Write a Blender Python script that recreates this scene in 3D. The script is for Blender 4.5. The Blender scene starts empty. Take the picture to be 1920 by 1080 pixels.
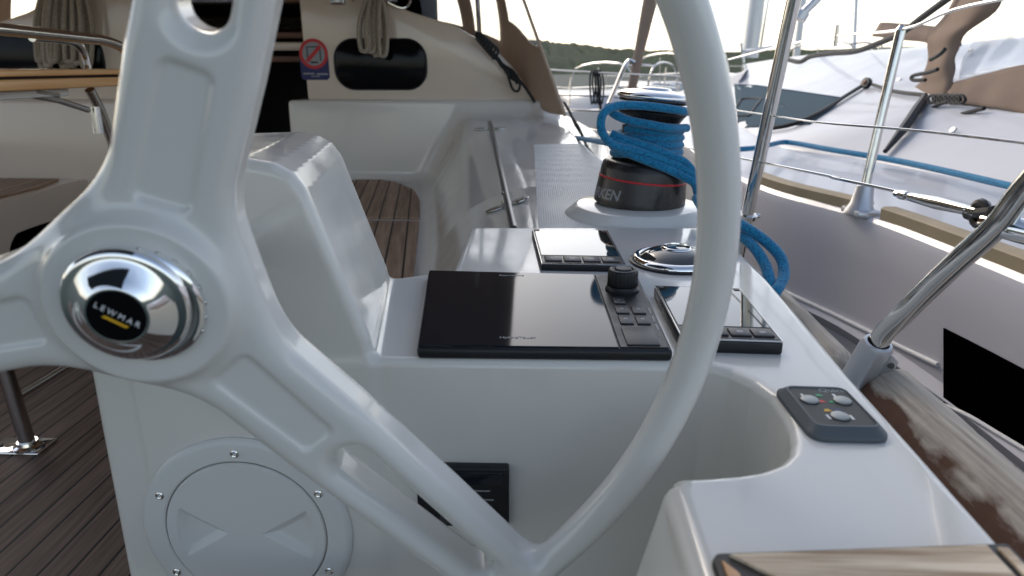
import bpy, bmesh, math, random
import numpy as np
from mathutils import Vector, Matrix
from mathutils.bvhtree import BVHTree
random.seed(7)
SC = bpy.context.scene
# ---------------------------------------------------------------- camera
F = 1280.0; PITCH = math.radians(18); YAW = math.radians(1.8)
cam_d = bpy.data.cameras.new('camera'); cam = bpy.data.objects.new('camera', cam_d)
SC.collection.objects.link(cam); SC.camera = cam
cam_d.sensor_width = 36; cam_d.lens = 24; cam_d.clip_start = 0.01; cam_d.clip_end = 5000
cam.location = (0, 0, 0); cam.rotation_euler = (math.radians(72), 0, YAW)
cam_d.dof.use_dof = True; cam_d.dof.focus_distance = 1.0; cam_d.dof.aperture_fstop = 6.3
SC.render.resolution_x = 1024; SC.render.resolution_y = 576
# ---------------------------------------------------------------- world, sun, exposure
SUN_EL = math.radians(32); SUN_AZ = math.radians(-28)      # ahead and to the left, veiled
w = bpy.data.worlds.new('World'); SC.world = w; w.use_nodes = True
nt = w.node_tree; nt.nodes.clear()
sky = nt.nodes.new('ShaderNodeTexSky'); sky.sky_type = 'NISHITA'; sky.sun_disc = False
sky.sun_elevation = SUN_EL; sky.sun_rotation = SUN_AZ; sky.air_density = 1.0; sky.dust_density = 2.6; sky.ozone_density = 1.0
bg = nt.nodes.new('ShaderNodeBackground'); bg.inputs['Strength'].default_value = 0.13
wo = nt.nodes.new('ShaderNodeOutputWorld')
# thin bright cloud veil: whitest low over the horizon ahead, thinning upwards, with soft streaks
tcw = nt.nodes.new('ShaderNodeTexCoord'); sx = nt.nodes.new('ShaderNodeSeparateXYZ'); nt.links.new(tcw.outputs['Generated'], sx.inputs[0])
def mrw(inp, a, b_, c, d):
    n = nt.nodes.new('ShaderNodeMapRange'); n.interpolation_type = 'SMOOTHSTEP'
    for k, v in zip((1, 2, 3, 4), (a, b_, c, d)): n.inputs[k].default_value = v
    nt.links.new(inp, n.inputs[0]); return n.outputs[0]
def mw(op, a, b_):
    n = nt.nodes.new('ShaderNodeMath'); n.operation = op
    for k, v in enumerate((a, b_)):
        if isinstance(v, (int, float)): n.inputs[k].default_value = v
        else: nt.links.new(v, n.inputs[k])
    return n.outputs[0]
mpw = nt.nodes.new('ShaderNodeMapping'); mpw.inputs['Scale'].default_value = (1.5, 1.5, 6); nt.links.new(tcw.outputs['Generated'], mpw.inputs[0])
nzw = nt.nodes.new('ShaderNodeTexNoise'); nzw.inputs['Scale'].default_value = 1.6; nzw.inputs['Detail'].default_value = 6; nt.links.new(mpw.outputs[0], nzw.inputs[0])
veil = mw('MULTIPLY', mrw(sx.outputs[2], -.02, .75, 1.0, .12), mrw(sx.outputs[1], -.5, .8, .42, 1.0))
veil = mw('MULTIPLY', veil, mrw(nzw.outputs[0], .2, .8, .75, 1.2))
vc = nt.nodes.new('ShaderNodeVectorMath'); vc.operation = 'SCALE'; vc.inputs[0].default_value = (6.2, 5.9, 5.45); nt.links.new(veil, vc.inputs['Scale'])
av = nt.nodes.new('ShaderNodeVectorMath'); av.operation = 'ADD'; nt.links.new(sky.outputs[0], av.inputs[0]); nt.links.new(vc.outputs[0], av.inputs[1])
nt.links.new(av.outputs[0], bg.inputs[0]); nt.links.new(bg.outputs[0], wo.inputs[0])
sl = bpy.data.lights.new('sun', 'SUN'); sl.energy = 0.5; sl.angle = math.radians(28); sl.color = (1.0, .90, .78)
so = bpy.data.objects.new('sun', sl); SC.collection.objects.link(so)
sd = Vector((math.sin(SUN_AZ)*math.cos(SUN_EL), math.cos(SUN_AZ)*math.cos(SUN_EL), math.sin(SUN_EL)))
so.rotation_euler = sd.to_track_quat('Z', 'Y').to_euler()
SC.view_settings.view_transform = 'Standard'; SC.view_settings.look = 'None'
SC.view_settings.exposure = 0.60; SC.view_settings.gamma = 1
# ---------------------------------------------------------------- sight-line helpers (a pixel of the 1920 photo -> a point on a real plane)
cp, sp, cy, sy = math.cos(PITCH), math.sin(PITCH), math.cos(YAW), math.sin(YAW)
FW = np.array([-sy*cp, cy*cp, -sp]); RT = np.array([cy, sy, 0.]); UP = np.cross(RT, FW)
def ray(u, v): return FW + RT*((u-960)/F) + UP*((540-v)/F)
def Pz(u, v, z): r = ray(u, v); return r*(z/r[2])
def Py(u, v, y): r = ray(u, v); return r*(y/r[1])
def Px(u, v, x): r = ray(u, v); return r*(x/r[0])
# ---------------------------------------------------------------- materials
def mat(name, col, rough=.5, metal=0., coat=0., spec=.5, noise=0., nscale=8., bump=0., bscale=60., trans=0., alpha=1., sheen=0., coatr=.05, rnoise=0.):
    m = bpy.data.materials.new(name); m.use_nodes = True; t = m.node_tree; b = t.nodes['Principled BSDF']
    b.inputs['Base Color'].default_value = (*col, 1); b.inputs['Roughness'].default_value = rough
    b.inputs['Metallic'].default_value = metal; b.inputs['Coat Weight'].default_value = coat
    b.inputs['Coat Roughness'].default_value = coatr; b.inputs['Specular IOR Level'].default_value = spec
    b.inputs['Transmission Weight'].default_value = trans; b.inputs['Alpha'].default_value = alpha
    b.inputs['Sheen Weight'].default_value = sheen
    if noise or bump or rnoise:
        tc = t.nodes.new('ShaderNodeTexCoord')
    if noise:
        n = t.nodes.new('ShaderNodeTexNoise'); n.inputs['Scale'].default_value = nscale; n.inputs['Detail'].default_value = 6
        t.links.new(tc.outputs['Object'], n.inputs['Vector'])
        mx = t.nodes.new('ShaderNodeMix'); mx.data_type = 'RGBA'
        mx.inputs[6].default_value = (*[c*(1-noise) for c in col], 1); mx.inputs[7].default_value = (*[min(1, c*(1+noise)) for c in col], 1)
        t.links.new(n.outputs[0], mx.inputs[0]); t.links.new(mx.outputs[2], b.inputs['Base Color'])
    if rnoise:
        n3 = t.nodes.new('ShaderNodeTexNoise'); n3.inputs['Scale'].default_value = nscale*2.3; n3.inputs['Detail'].default_value = 8
        t.links.new(tc.outputs['Object'], n3.inputs['Vector'])
        mr = t.nodes.new('ShaderNodeMapRange'); mr.inputs[1].default_value = .3; mr.inputs[2].default_value = .7
        mr.inputs[3].default_value = max(0, rough-rnoise); mr.inputs[4].default_value = rough+rnoise
        t.links.new(n3.outputs[0], mr.inputs[0]); t.links.new(mr.outputs[0], b.inputs['Roughness'])
    if bump:
        n2 = t.nodes.new('ShaderNodeTexNoise'); n2.inputs['Scale'].default_value = bscale; n2.inputs['Detail'].default_value = 5
        t.links.new(tc.outputs['Object'], n2.inputs['Vector'])
        bp = t.nodes.new('ShaderNodeBump'); bp.inputs['Strength'].default_value = bump; bp.inputs['Distance'].default_value = .004
        t.links.new(n2.outputs[0], bp.inputs['Height']); t.links.new(bp.outputs[0], b.inputs['Normal'])
    return m
def planks(name, c1, c2, gap, width=.05, line=.08, axis=0, yaw=0., rough=.6, grain=1., con=1.6):
    m = bpy.data.materials.new(name); m.use_nodes = True; t = m.node_tree; b = t.nodes['Principled BSDF']; N = t.nodes.new; L = t.links.new
    tc = N('ShaderNodeTexCoord'); mp = N('ShaderNodeMapping'); mp.inputs['Rotation'].default_value = (0, 0, yaw)
    L(tc.outputs['Object'], mp.inputs['Vector']); sx = N('ShaderNodeSeparateXYZ'); L(mp.outputs[0], sx.inputs[0])
    dv = N('ShaderNodeMath'); dv.operation = 'DIVIDE'; dv.inputs[1].default_value = width; L(sx.outputs[axis], dv.inputs[0])
    fr = N('ShaderNodeMath'); fr.operation = 'FRACT'; L(dv.outputs[0], fr.inputs[0])
    fl = N('ShaderNodeMath'); fl.operation = 'FLOOR'; L(dv.outputs[0], fl.inputs[0])
    lt = N('ShaderNodeMath'); lt.operation = 'LESS_THAN'; lt.inputs[1].default_value = line; L(fr.outputs[0], lt.inputs[0])
    wn = N('ShaderNodeTexWhiteNoise'); wn.noise_dimensions = '1D'; L(fl.outputs[0], wn.inputs['W'])
    mg = N('ShaderNodeMapping'); s = (4, 4, 4)
    s = [90., 90., 90.]; s[1-axis] = 5.
    mg.inputs['Scale'].default_value = s; L(mp.outputs[0], mg.inputs['Vector'])
    ns = N('ShaderNodeTexNoise'); ns.inputs['Scale'].default_value = grain; ns.inputs['Detail'].default_value = 7; L(mg.outputs[0], ns.inputs['Vector'])
    ad = N('ShaderNodeMath'); ad.operation = 'MULTIPLY_ADD'; ad.inputs[1].default_value = .45; L(wn.outputs[0], ad.inputs[0])
    m7 = N('ShaderNodeMath'); m7.operation = 'MULTIPLY_ADD'; m7.inputs[1].default_value = con; m7.inputs[2].default_value = .3-con/2; L(ns.outputs[0], m7.inputs[0]); L(m7.outputs[0], ad.inputs[2])
    ad.use_clamp = True
    mx = N('ShaderNodeMix'); mx.data_type = 'RGBA'; mx.inputs[6].default_value = (*c1, 1); mx.inputs[7].default_value = (*c2, 1); L(ad.outputs[0], mx.inputs[0])
    m2 = N('ShaderNodeMix'); m2.data_type = 'RGBA'; m2.inputs[7].default_value = (*gap, 1); L(lt.outputs[0], m2.inputs[0]); L(mx.outputs[2], m2.inputs[6])
    L(m2.outputs[2], b.inputs['Base Color']); b.inputs['Roughness'].default_value = rough
    hb = N('ShaderNodeMath'); hb.operation = 'MULTIPLY_ADD'; hb.inputs[1].default_value = -2.; L(lt.outputs[0], hb.inputs[0]); L(ns.outputs[0], hb.inputs[2])
    bp = N('ShaderNodeBump'); bp.inputs['Strength'].default_value = .5; bp.inputs['Distance'].default_value = .0012; L(hb.outputs[0], bp.inputs['Height']); L(bp.outputs[0], b.inputs['Normal'])
    return m
def rope_mat(name, c, c2, scale=260.):
    m = mat(name, c, .75, spec=.2, sheen=.3); t = m.node_tree; b = t.nodes['Principled BSDF']; N = t.nodes.new; L = t.links.new
    tc = N('ShaderNodeTexCoord'); v = N('ShaderNodeTexVoronoi'); v.inputs['Scale'].default_value = scale; L(tc.outputs['Object'], v.inputs['Vector'])
    mx = N('ShaderNodeMix'); mx.data_type = 'RGBA'; mx.inputs[6].default_value = (*c2, 1); mx.inputs[7].default_value = (*c, 1)
    mr = N('ShaderNodeMapRange'); mr.inputs[1].default_value = .0; mr.inputs[2].default_value = .6; mr.inputs[3].default_value = 1; mr.inputs[4].default_value = 0
    L(v.outputs['Distance'], mr.inputs[0]); L(mr.outputs[0], mx.inputs[0]); L(mx.outputs[2], b.inputs['Base Color'])
    bp = N('ShaderNodeBump'); bp.inputs['Strength'].default_value = .7; bp.inputs['Distance'].default_value = .0015; L(mr.outputs[0], bp.inputs['Height']); L(bp.outputs[0], b.inputs['Normal'])
    return m
M = {}
M['gel'] = mat('gelcoat', (.70, .69, .645), .15, coat=.25, noise=.05, nscale=5, rnoise=.09, bump=.015, bscale=7)
M['gelcoam'] = mat('coaming_gelcoat', (.69, .655, .60), .14, coat=.3, noise=.04, nscale=3.5, rnoise=.08, bump=.015, bscale=7)
M['gelwarmlit'] = mat('warm_lit_gelcoat', (.72, .61, .50), .16, coat=.3, noise=.03, nscale=2.5, rnoise=.05)  # same gelcoat with the warm light around the bulkhead mixed into its colour
M['gel_wheel'] = mat('wheel_paint', (.68, .675, .64), .20, coat=.5, rnoise=.05, nscale=5)
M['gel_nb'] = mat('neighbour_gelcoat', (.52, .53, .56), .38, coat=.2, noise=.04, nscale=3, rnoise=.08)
M['gel_hull'] = mat('neighbour_hull', (.64, .625, .665), .22, coat=.4, noise=.03, nscale=1.5)
M['hatch'] = mat('hatch_plastic', (.66, .665, .645), .28, spec=.4)
M['chrome'] = mat('chrome', (.86, .86, .86), .04, 1.)
M['steel'] = mat('stainless', (.70, .69, .66), .14, 1., rnoise=.06, nscale=30)
M['alu'] = mat('aluminium', (.55, .56, .58), .35, .8)
M['buttonmetal'] = mat('button_metal', (.36, .38, .37), .5, .6)
M['darksteel'] = mat('fitting_steel', (.48, .48, .46), .22, 1.)
M['greycanvas'] = mat('grey_canvas', (.10, .13, .17), .9, spec=.1, noise=.1, nscale=9)
M['gun'] = mat('gunmetal', (.10, .105, .12), .3, .7)
M['blackgloss'] = mat('black_acrylic', (.004, .004, .005), .12, spec=.15)
M['opening'] = mat('matt_black', (.001, .001, .001), .9, spec=.0)
M['black'] = mat('black_plastic', (.012, .013, .015), .38, spec=.4, rnoise=.06, nscale=40)
M['screen'] = mat('screen_glass', (.008, .012, .018), .06, spec=.38)
M['lcd'] = mat('lcd_glass', (.03, .035, .035), .03, spec=.6, coat=.5, coatr=.02)
M['button'] = mat('button_rubber', (.035, .037, .042), .45)
M['darkgrey'] = mat('grey_bezel', (.080, .095, .105), .45)
M['panelface'] = mat('panel_face', (.10, .105, .10), .6, spec=.2)
M['white'] = mat('white_print', (.75, .75, .75), .5)
M['greyprint'] = mat('grey_print', (.30, .31, .32), .5)
M['yellow'] = mat('yellow_print', (.75, .42, .02), .5)
M['red'] = mat('red_print', (.55, .015, .02), .45)
M['green'] = mat('green_print', (.02, .28, .10), .45)
M['navy'] = mat('navy_print', (.012, .012, .10), .45)
M['winchblack'] = mat('winch_black', (.022, .020, .020), .30, spec=.5, rnoise=.05, nscale=20)
M['rubber'] = mat('black_rubber', (.01, .011, .014), .5)
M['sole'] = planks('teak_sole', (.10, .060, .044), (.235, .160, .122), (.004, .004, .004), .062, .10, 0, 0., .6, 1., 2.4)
M['teak'] = planks('teak_seat', (.24, .145, .09), (.48, .32, .21), (.012, .009, .008), .052, .11, 0, math.radians(-8.8), .6, 1., 2.2)
M['teakpad'] = planks('weathered_teak', (.30, .20, .12), (.78, .66, .50), (.20, .155, .105), .5, .0, 1, 0., .9, 1.6, 3.2)
M['varnish'] = planks('varnished_wood', (.50, .24, .08), (.74, .44, .20), (.3, .14, .05), .6, .0, 0, 0., .25, .6)
M['batten'] = planks('weathered_wood', (.22, .185, .15), (.56, .50, .42), (.2, .2, .2), .5, 0., 0, 0., .95, 1.8, 1.8)
M['battenbrown'] = planks('old_varnish', (.05, .025, .015), (.17, .085, .05), (.2, .2, .2), .5, 0., 0, 0., .5, .6, 4.)
t = M['batten'].node_tree; N = t.nodes.new; L = t.links.new; b = t.nodes['Principled BSDF']; src = b.inputs['Base Color'].links[0].from_socket
at = N('ShaderNodeAttribute'); at.attribute_name = 'across'; tc = N('ShaderNodeTexCoord'); mp = N('ShaderNodeMapping'); mp.inputs['Scale'].default_value = (40, 14, 40); L(tc.outputs['Object'], mp.inputs[0])
ns = N('ShaderNodeTexNoise'); ns.inputs['Scale'].default_value = 1; ns.inputs['Detail'].default_value = 8; L(mp.outputs[0], ns.inputs[0])
ma = N('ShaderNodeMath'); ma.operation = 'MULTIPLY_ADD'; ma.inputs[1].default_value = 3.4; L(ns.outputs[0], ma.inputs[0]); L(at.outputs['Fac'], ma.inputs[2])
mr = N('ShaderNodeMapRange'); mr.inputs[1].default_value = 3.5; mr.inputs[2].default_value = 4.1; L(ma.outputs[0], mr.inputs[0])
mx = N('ShaderNodeMix'); mx.data_type = 'RGBA'; L(mr.outputs[0], mx.inputs[0]); mx.inputs[6].default_value = (.11, .055, .035, 1); L(src, mx.inputs[7]); L(mx.outputs[2], b.inputs['Base Color'])
M['battenmix'] = M['batten']
M['nbwood'] = mat('neighbour_rail_wood', (.34, .275, .175), .6, noise=.2, nscale=12)
M['blue'] = rope_mat('blue_rope', (.002, .075, .19), (.012, .21, .40), 190)
M['beige'] = rope_mat('beige_rope', (.16, .13, .10), (.42, .36, .28), 200)
M['blackrope'] = rope_mat('black_rope', (.006, .006, .007), (.02, .02, .02), 300)
M['canvas'] = mat('canvas', (.52, .40, .30), .9, spec=.1, noise=.12, nscale=9, bump=.25, bscale=14, sheen=.2)
t = M['canvas'].node_tree; b = t.nodes['Principled BSDF']; tr = t.nodes.new('ShaderNodeBsdfTranslucent'); tr.inputs[0].default_value = (.42, .28, .19, 1)
ms = t.nodes.new('ShaderNodeMixShader'); ms.inputs[0].default_value = .22; t.links.new(b.outputs[0], ms.inputs[1]); t.links.new(tr.outputs[0], ms.inputs[2]); t.links.new(ms.outputs[0], t.nodes['Material Output'].inputs[0])
M['vinyl'] = mat('clear_vinyl', (.8, .82, .84), .1, spec=.6)
t = M['vinyl'].node_tree; b = t.nodes['Principled BSDF']; tr = t.nodes.new('ShaderNodeBsdfTransparent'); tr.inputs[0].default_value = (.93, .95, .97, 1)
ms = t.nodes.new('ShaderNodeMixShader'); ms.inputs[0].default_value = .72; t.links.new(b.outputs[0], ms.inputs[1]); t.links.new(tr.outputs[0], ms.inputs[2]); t.links.new(ms.outputs[0], t.nodes['Material Output'].inputs[0])
M['nbglass'] = mat('tinted_acrylic', (.10, .135, .16), .8, spec=0.)
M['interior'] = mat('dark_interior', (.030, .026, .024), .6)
M['interiorwood'] = mat('cabin_wood', (.16, .07, .04), .5, noise=.3, nscale=10)
M['nbhood'] = mat('tan_cover', (.23, .175, .14), .9, spec=.1, noise=.15, nscale=5, bump=.3, bscale=8)
M['water'] = mat('harbour_water', (.060, .078, .070), .6, spec=.03)
t = M['water'].node_tree; b = t.nodes['Principled BSDF']; tc = t.nodes.new('ShaderNodeTexCoord'); n = t.nodes.new('ShaderNodeTexNoise'); n.inputs['Scale'].default_value = 1.6; n.inputs['Detail'].default_value = 6
t.links.new(tc.outputs['Object'], n.inputs['Vector']); bp = t.nodes.new('ShaderNodeBump'); bp.inputs['Strength'].default_value = .5; bp.inputs['Distance'].default_value = .12
t.links.new(n.outputs[0], bp.inputs['Height']); t.links.new(bp.outputs[0], b.inputs['Normal'])
M['hill'] = mat('hillside', (.05, .068, .042), .95, spec=.05, noise=.7, nscale=.3)
M['concrete'] = mat('dock_concrete', (.42, .38, .30), .9, noise=.25, nscale=6, bump=.4, bscale=30)
M['rock'] = mat('quay_rock', (.16, .15, .12), .9, noise=.5, nscale=3)
# non-skid: raised dots
m = mat('nonskid', (.60, .62, .62), .45, spec=.4); t = m.node_tree; b = t.nodes['Principled BSDF']; N = t.nodes.new; L = t.links.new
tc = N('ShaderNodeTexCoord'); v = N('ShaderNodeTexVoronoi'); v.inputs['Scale'].default_value = 190; v.inputs['Randomness'].default_value = 0; L(tc.outputs['Object'], v.inputs['Vector'])
mr = N('ShaderNodeMapRange'); mr.inputs[1].default_value = .25; mr.inputs[2].default_value = .5; mr.inputs[3].default_value = 1; mr.inputs[4].default_value = 0; L(v.outputs['Distance'], mr.inputs[0])
mx = N('ShaderNodeMix'); mx.data_type = 'RGBA'; mx.inputs[6].default_value = (.54, .55, .53, 1); mx.inputs[7].default_value = (.69, .69, .66, 1); L(mr.outputs[0], mx.inputs[0]); L(mx.outputs[2], b.inputs['Base Color'])
bp = N('ShaderNodeBump'); bp.inputs['Strength'].default_value = .8; bp.inputs['Distance'].default_value = .0008; L(mr.outputs[0], bp.inputs['Height']); L(bp.outputs[0], b.inputs['Normal'])
M['nonskid'] = m
# ---------------------------------------------------------------- object helpers
COL = SC.collection
def tag(o, label=None, cat=None, group=None, kind=None):
    if label: o['label'] = label
    if cat: o['category'] = cat
    if group: o['group'] = group
    if kind: o['kind'] = kind
    return o
def empty(name, loc=(0, 0, 0), label=None, cat=None, group=None):
    o = bpy.data.objects.new(name, None); COL.objects.link(o); o.location = loc; o.empty_display_size = .05
    return tag(o, label, cat, group)
def link(name, me, m, parent=None):
    if m is not None and not me.materials: me.materials.append(M[m] if isinstance(m, str) else m)
    o = bpy.data.objects.new(name, me); COL.objects.link(o)
    if parent is not None:
        o.parent = parent
        mw = Matrix.Identity(4); p = parent
        while p is not None: mw = Matrix.LocRotScale(p.location, p.rotation_euler, p.scale) @ mw; p = p.parent
        me.transform(mw.inverted())
    return o
def fin(bm, name, m, parent=None, ang=35, smooth=True):
    me = bpy.data.meshes.new(name); bm.normal_update(); bm.to_mesh(me); bm.free()
    if smooth:
        me.polygons.foreach_set('use_smooth', [True]*len(me.polygons)); me.set_sharp_from_angle(angle=math.radians(ang))
    return link(name, me, m, parent)
def rawmesh(name, V, Fc, m, parent=None, ang=40):
    me = bpy.data.meshes.new(name); me.from_pydata([tuple(map(float, v)) for v in V], [], [tuple(map(int, f)) for f in Fc]); me.update()
    me.polygons.foreach_set('use_smooth', [True]*len(me.polygons)); me.set_sharp_from_angle(angle=math.radians(ang))
    return link(name, me, m, parent)
def prism(bm, pts, off, bevel=0., seg=3):
    """extrude the 3-D polygon pts by the vector off"""
    n0 = len(bm.verts)
    a = [bm.verts.new(tuple(p)) for p in pts]; b_ = [bm.verts.new(tuple(np.array(p)+np.array(off))) for p in pts]
    fs = [bm.faces.new(a), bm.faces.new(b_[::-1])]
    for i in range(len(a)): fs.append(bm.faces.new([a[i], b_[i], b_[(i+1) % len(a)], a[(i+1) % len(a)]]))
    bmesh.ops.recalc_face_normals(bm, faces=fs)
    if bevel:
        es = {e for f in fs for e in f.edges}
        bmesh.ops.bevel(bm, geom=list(es), offset=bevel, segments=seg, affect='EDGES', profile=.5, clamp_overlap=True)
def box(bm, x0, x1, y0, y1, z0, z1, bevel=0.):
    prism(bm, [(x0, y0, z0), (x1, y0, z0), (x1, y1, z0), (x0, y1, z0)], (0, 0, z1-z0), bevel)
def cr(pts, n=8, closed=False):
    P = [np.array(p, float) for p in pts]
    if len(P) < 3 and not closed: return P
    out = []; N_ = len(P); rng = range(N_ if closed else N_-1)
    for i in rng:
        p0 = P[(i-1) % N_] if closed or i > 0 else 2*P[0]-P[1]
        p1 = P[i]; p2 = P[(i+1) % N_]
        p3 = P[(i+2) % N_] if closed or i+2 < N_ else 2*P[-1]-P[-2]
        for k in range(n):
            t = k/n; out.append(.5*((2*p1)+(-p0+p2)*t+(2*p0-5*p1+4*p2-p3)*t*t+(-p0+3*p1-3*p2+p3)*t**3))
    if not closed: out.append(P[-1])
    return out
def tube(bm, pts, r, sides=12, closed=False, smooth=0, caps=True):
    P = cr(pts, smooth, closed) if smooth else [np.array(p, float) for p in pts]
    n = len(P); R = r if hasattr(r, '__len__') else [r]*n
    if len(R) != n: R = list(np.interp(np.linspace(0, 1, n), np.linspace(0, 1, len(R)), R))
    up = None; rings = []
    for i in range(n):
        a = P[i-1] if (i > 0 or closed) else P[i]; b_ = P[(i+1) % n] if (i < n-1 or closed) else P[i]
        t = b_-a; t /= (np.linalg.norm(t)+1e-12)
        if up is None:
            up = np.array([0, 0, 1.]) if abs(t[2]) < .9 else np.array([1., 0, 0])
        up = up-t*(up@t); up /= (np.linalg.norm(up)+1e-12); s = np.cross(t, up)
        rings.append([bm.verts.new(tuple(P[i]+R[i]*(math.cos(k*2*math.pi/sides)*up+math.sin(k*2*math.pi/sides)*s))) for k in range(sides)])
    m_ = n if closed else n-1
    for i in range(m_):
        A = rings[i]; B = rings[(i+1) % n]
        for k in range(sides): bm.faces.new([A[k], A[(k+1) % sides], B[(k+1) % sides], B[k]])
    if caps and not closed: bm.faces.new(rings[0][::-1]); bm.faces.new(rings[-1])
def lathe(bm, prof, c, ax=(0, 0, 1), seg=48):
    """prof = list of (radius, height) along ax from centre c"""
    ax = np.array(ax, float); ax /= np.linalg.norm(ax); e = np.array([1., 0, 0]) if abs(ax[0]) < .8 else np.array([0, 1., 0])
    e = e-ax*(e@ax); e /= np.linalg.norm(e); f = np.cross(ax, e); c = np.array(c, float); rings = []
    for r, h in prof:
        if r < 1e-6: rings.append([bm.verts.new(tuple(c+ax*h))])
        else: rings.append([bm.verts.new(tuple(c+ax*h+r*(math.cos(k*2*math.pi/seg)*e+math.sin(k*2*math.pi/seg)*f))) for k in range(seg)])
    for A, B in zip(rings[:-1], rings[1:]):
        for k in range(seg):
            k2 = (k+1) % seg
            if len(A) == 1 and len(B) == 1: continue
            if len(A) == 1: bm.faces.new([A[0], B[k], B[k2]])
            elif len(B) == 1: bm.faces.new([A[k], A[k2], B[0]])
            else: bm.faces.new([A[k], A[k2], B[k2], B[k]])
def text_mesh(s, size, m, name, parent, org, ex, ey, align='CENTER', depth=.0004, warp=None, shear=0., space=1., bold=0.):
    cu = bpy.data.curves.new('lettering', 'FONT'); cu.body = s; cu.size = size; cu.align_x = align; cu.align_y = 'CENTER'; cu.extrude = depth; cu.shear = shear; cu.space_character = space; cu.offset = bold
    ob = bpy.data.objects.new('lettering_tmp', cu); COL.objects.link(ob)
    dg = bpy.context.evaluated_depsgraph_get(); me = bpy.data.meshes.new_from_object(ob.evaluated_get(dg))
    bpy.data.objects.remove(ob); bpy.data.curves.remove(cu)
    ex = np.array(ex, float); ey = np.array(ey, float); ez = np.cross(ex, ey); org = np.array(org, float)
    me.materials.clear()
    for v in me.vertices:
        x, y, z = v.co
        v.co = tuple(org+ex*x+ey*y+ez*(z+depth)) if warp is None else tuple(warp(x, y, z+depth))
    return link(name, me, m, parent)
# ---------------------------------------------------------------- signed-distance modelling (surface nets)
def smax(a, b_, k): h = np.clip(.5+.5*(a-b_)/k, 0, 1); return b_*(1-h)+a*h+k*h*(1-h)
def smin(a, b_, k): return -smax(-a, -b_, k)
def poly_sd(px, py, poly):
    px, py = np.broadcast_arrays(px, py); poly = np.array(poly, float); n = len(poly)
    d = np.full(px.shape, 1e9); ins = np.zeros(px.shape, bool)
    for i in range(n):
        a = poly[i]; b_ = poly[(i+1) % n]; e = b_-a; wx = px-a[0]; wy = py-a[1]
        t_ = np.clip((wx*e[0]+wy*e[1])/(e@e), 0, 1); d = np.minimum(d, (wx-e[0]*t_)**2+(wy-e[1]*t_)**2)
        c = ((a[1] <= py) != (b_[1] <= py))
        with np.errstate(divide='ignore', invalid='ignore'):
            xi = a[0]+(py-a[1])/(e[1] if abs(e[1]) > 1e-12 else 1e-12)*e[0]
        ins ^= c & (px < xi)
    d = np.sqrt(d); return np.where(ins, -d, d)
def extr(d2, w_, r):
    """round the edge between a 2-D distance and a slab distance"""
    return np.minimum(np.maximum(d2+r, w_+r), 0)+np.sqrt(np.maximum(d2+r, 0)**2+np.maximum(w_+r, 0)**2)-r
def nets(f, lo, hi, h):
    ax = [np.arange(lo[i], hi[i]+h, h) for i in range(3)]
    V = np.broadcast_to(f(ax[0][:, None, None], ax[1][None, :, None], ax[2][None, None, :]), tuple(len(a) for a in ax)).astype(np.float32)
    S = V < 0; nx, ny, nz = V.shape
    acc = np.zeros((nx-1, ny-1, nz-1, 3), np.float32); cnt = np.zeros((nx-1, ny-1, nz-1), np.float32)
    offs = [(0, 0), (0, 1), (1, 0), (1, 1)]
    for d in range(3):
        o1, o2 = [k for k in range(3) if k != d]
        for a, b_ in offs:
            s0 = [None]*3; s1 = [None]*3
            s0[d] = slice(0, V.shape[d]-1); s1[d] = slice(1, V.shape[d])
            for o, q in ((o1, a), (o2, b_)): s0[o] = s1[o] = slice(q, V.shape[o]-1+q)
            v0 = V[tuple(s0)]; v1 = V[tuple(s1)]; cr_ = (v0 < 0) != (v1 < 0)
            tt = np.where(cr_, v0/np.where(cr_, v0-v1, 1), 0)
            cnt += cr_; acc[..., d] += np.where(cr_, tt, 0); acc[..., o1] += cr_*a; acc[..., o2] += cr_*b_
    act = cnt > 0; idx = np.full(act.shape, -1, np.int64); idx[act] = np.arange(act.sum())
    ii = np.argwhere(act); P = (ii+acc[act]/cnt[act][:, None])*h+np.array([a[0] for a in ax])
    Fs = []
    for d in range(3):
        o1, o2 = [(1, 2), (2, 0), (0, 1)][d]
        s0 = [slice(1, -1)]*3; s1 = [slice(1, -1)]*3; s0[d] = slice(0, V.shape[d]-1); s1[d] = slice(1, V.shape[d])
        A = S[tuple(s0)]; B = S[tuple(s1)]; e = np.argwhere(A != B)
        if not len(e): continue
        flip = A[tuple(e.T)]
        base = e.copy(); base[:, o1] += 1; base[:, o2] += 1
        def g(da, db): q = base.copy(); q[:, o1] -= da; q[:, o2] -= db; return idx[tuple(q.T)]
        q = np.stack([g(1, 1), g(0, 1), g(0, 0), g(1, 0)], 1)
        q[~flip] = q[~flip][:, ::-1]; Fs.append(q)
    Fq = np.concatenate(Fs); Fq = Fq[(Fq >= 0).all(1)]
    eps = h*.15
    def grad(P): 
        G = np.empty_like(P)
        for k in range(3):
            A = P.copy(); A[:, k] += eps; B = P.copy(); B[:, k] -= eps
            G[:, k] = (f(A[:, 0], A[:, 1], A[:, 2])-f(B[:, 0], B[:, 1], B[:, 2]))/(2*eps)
        return G
    for it in range(3):
        G = grad(P); fv = f(P[:, 0], P[:, 1], P[:, 2]); n2 = (G*G).sum(1)+1e-9
        P -= np.clip(fv/n2, -h*.5, h*.5)[:, None]*G
    G = grad(P); G /= np.linalg.norm(G, axis=1)[:, None]+1e-12
    return P, Fq, G
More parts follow.
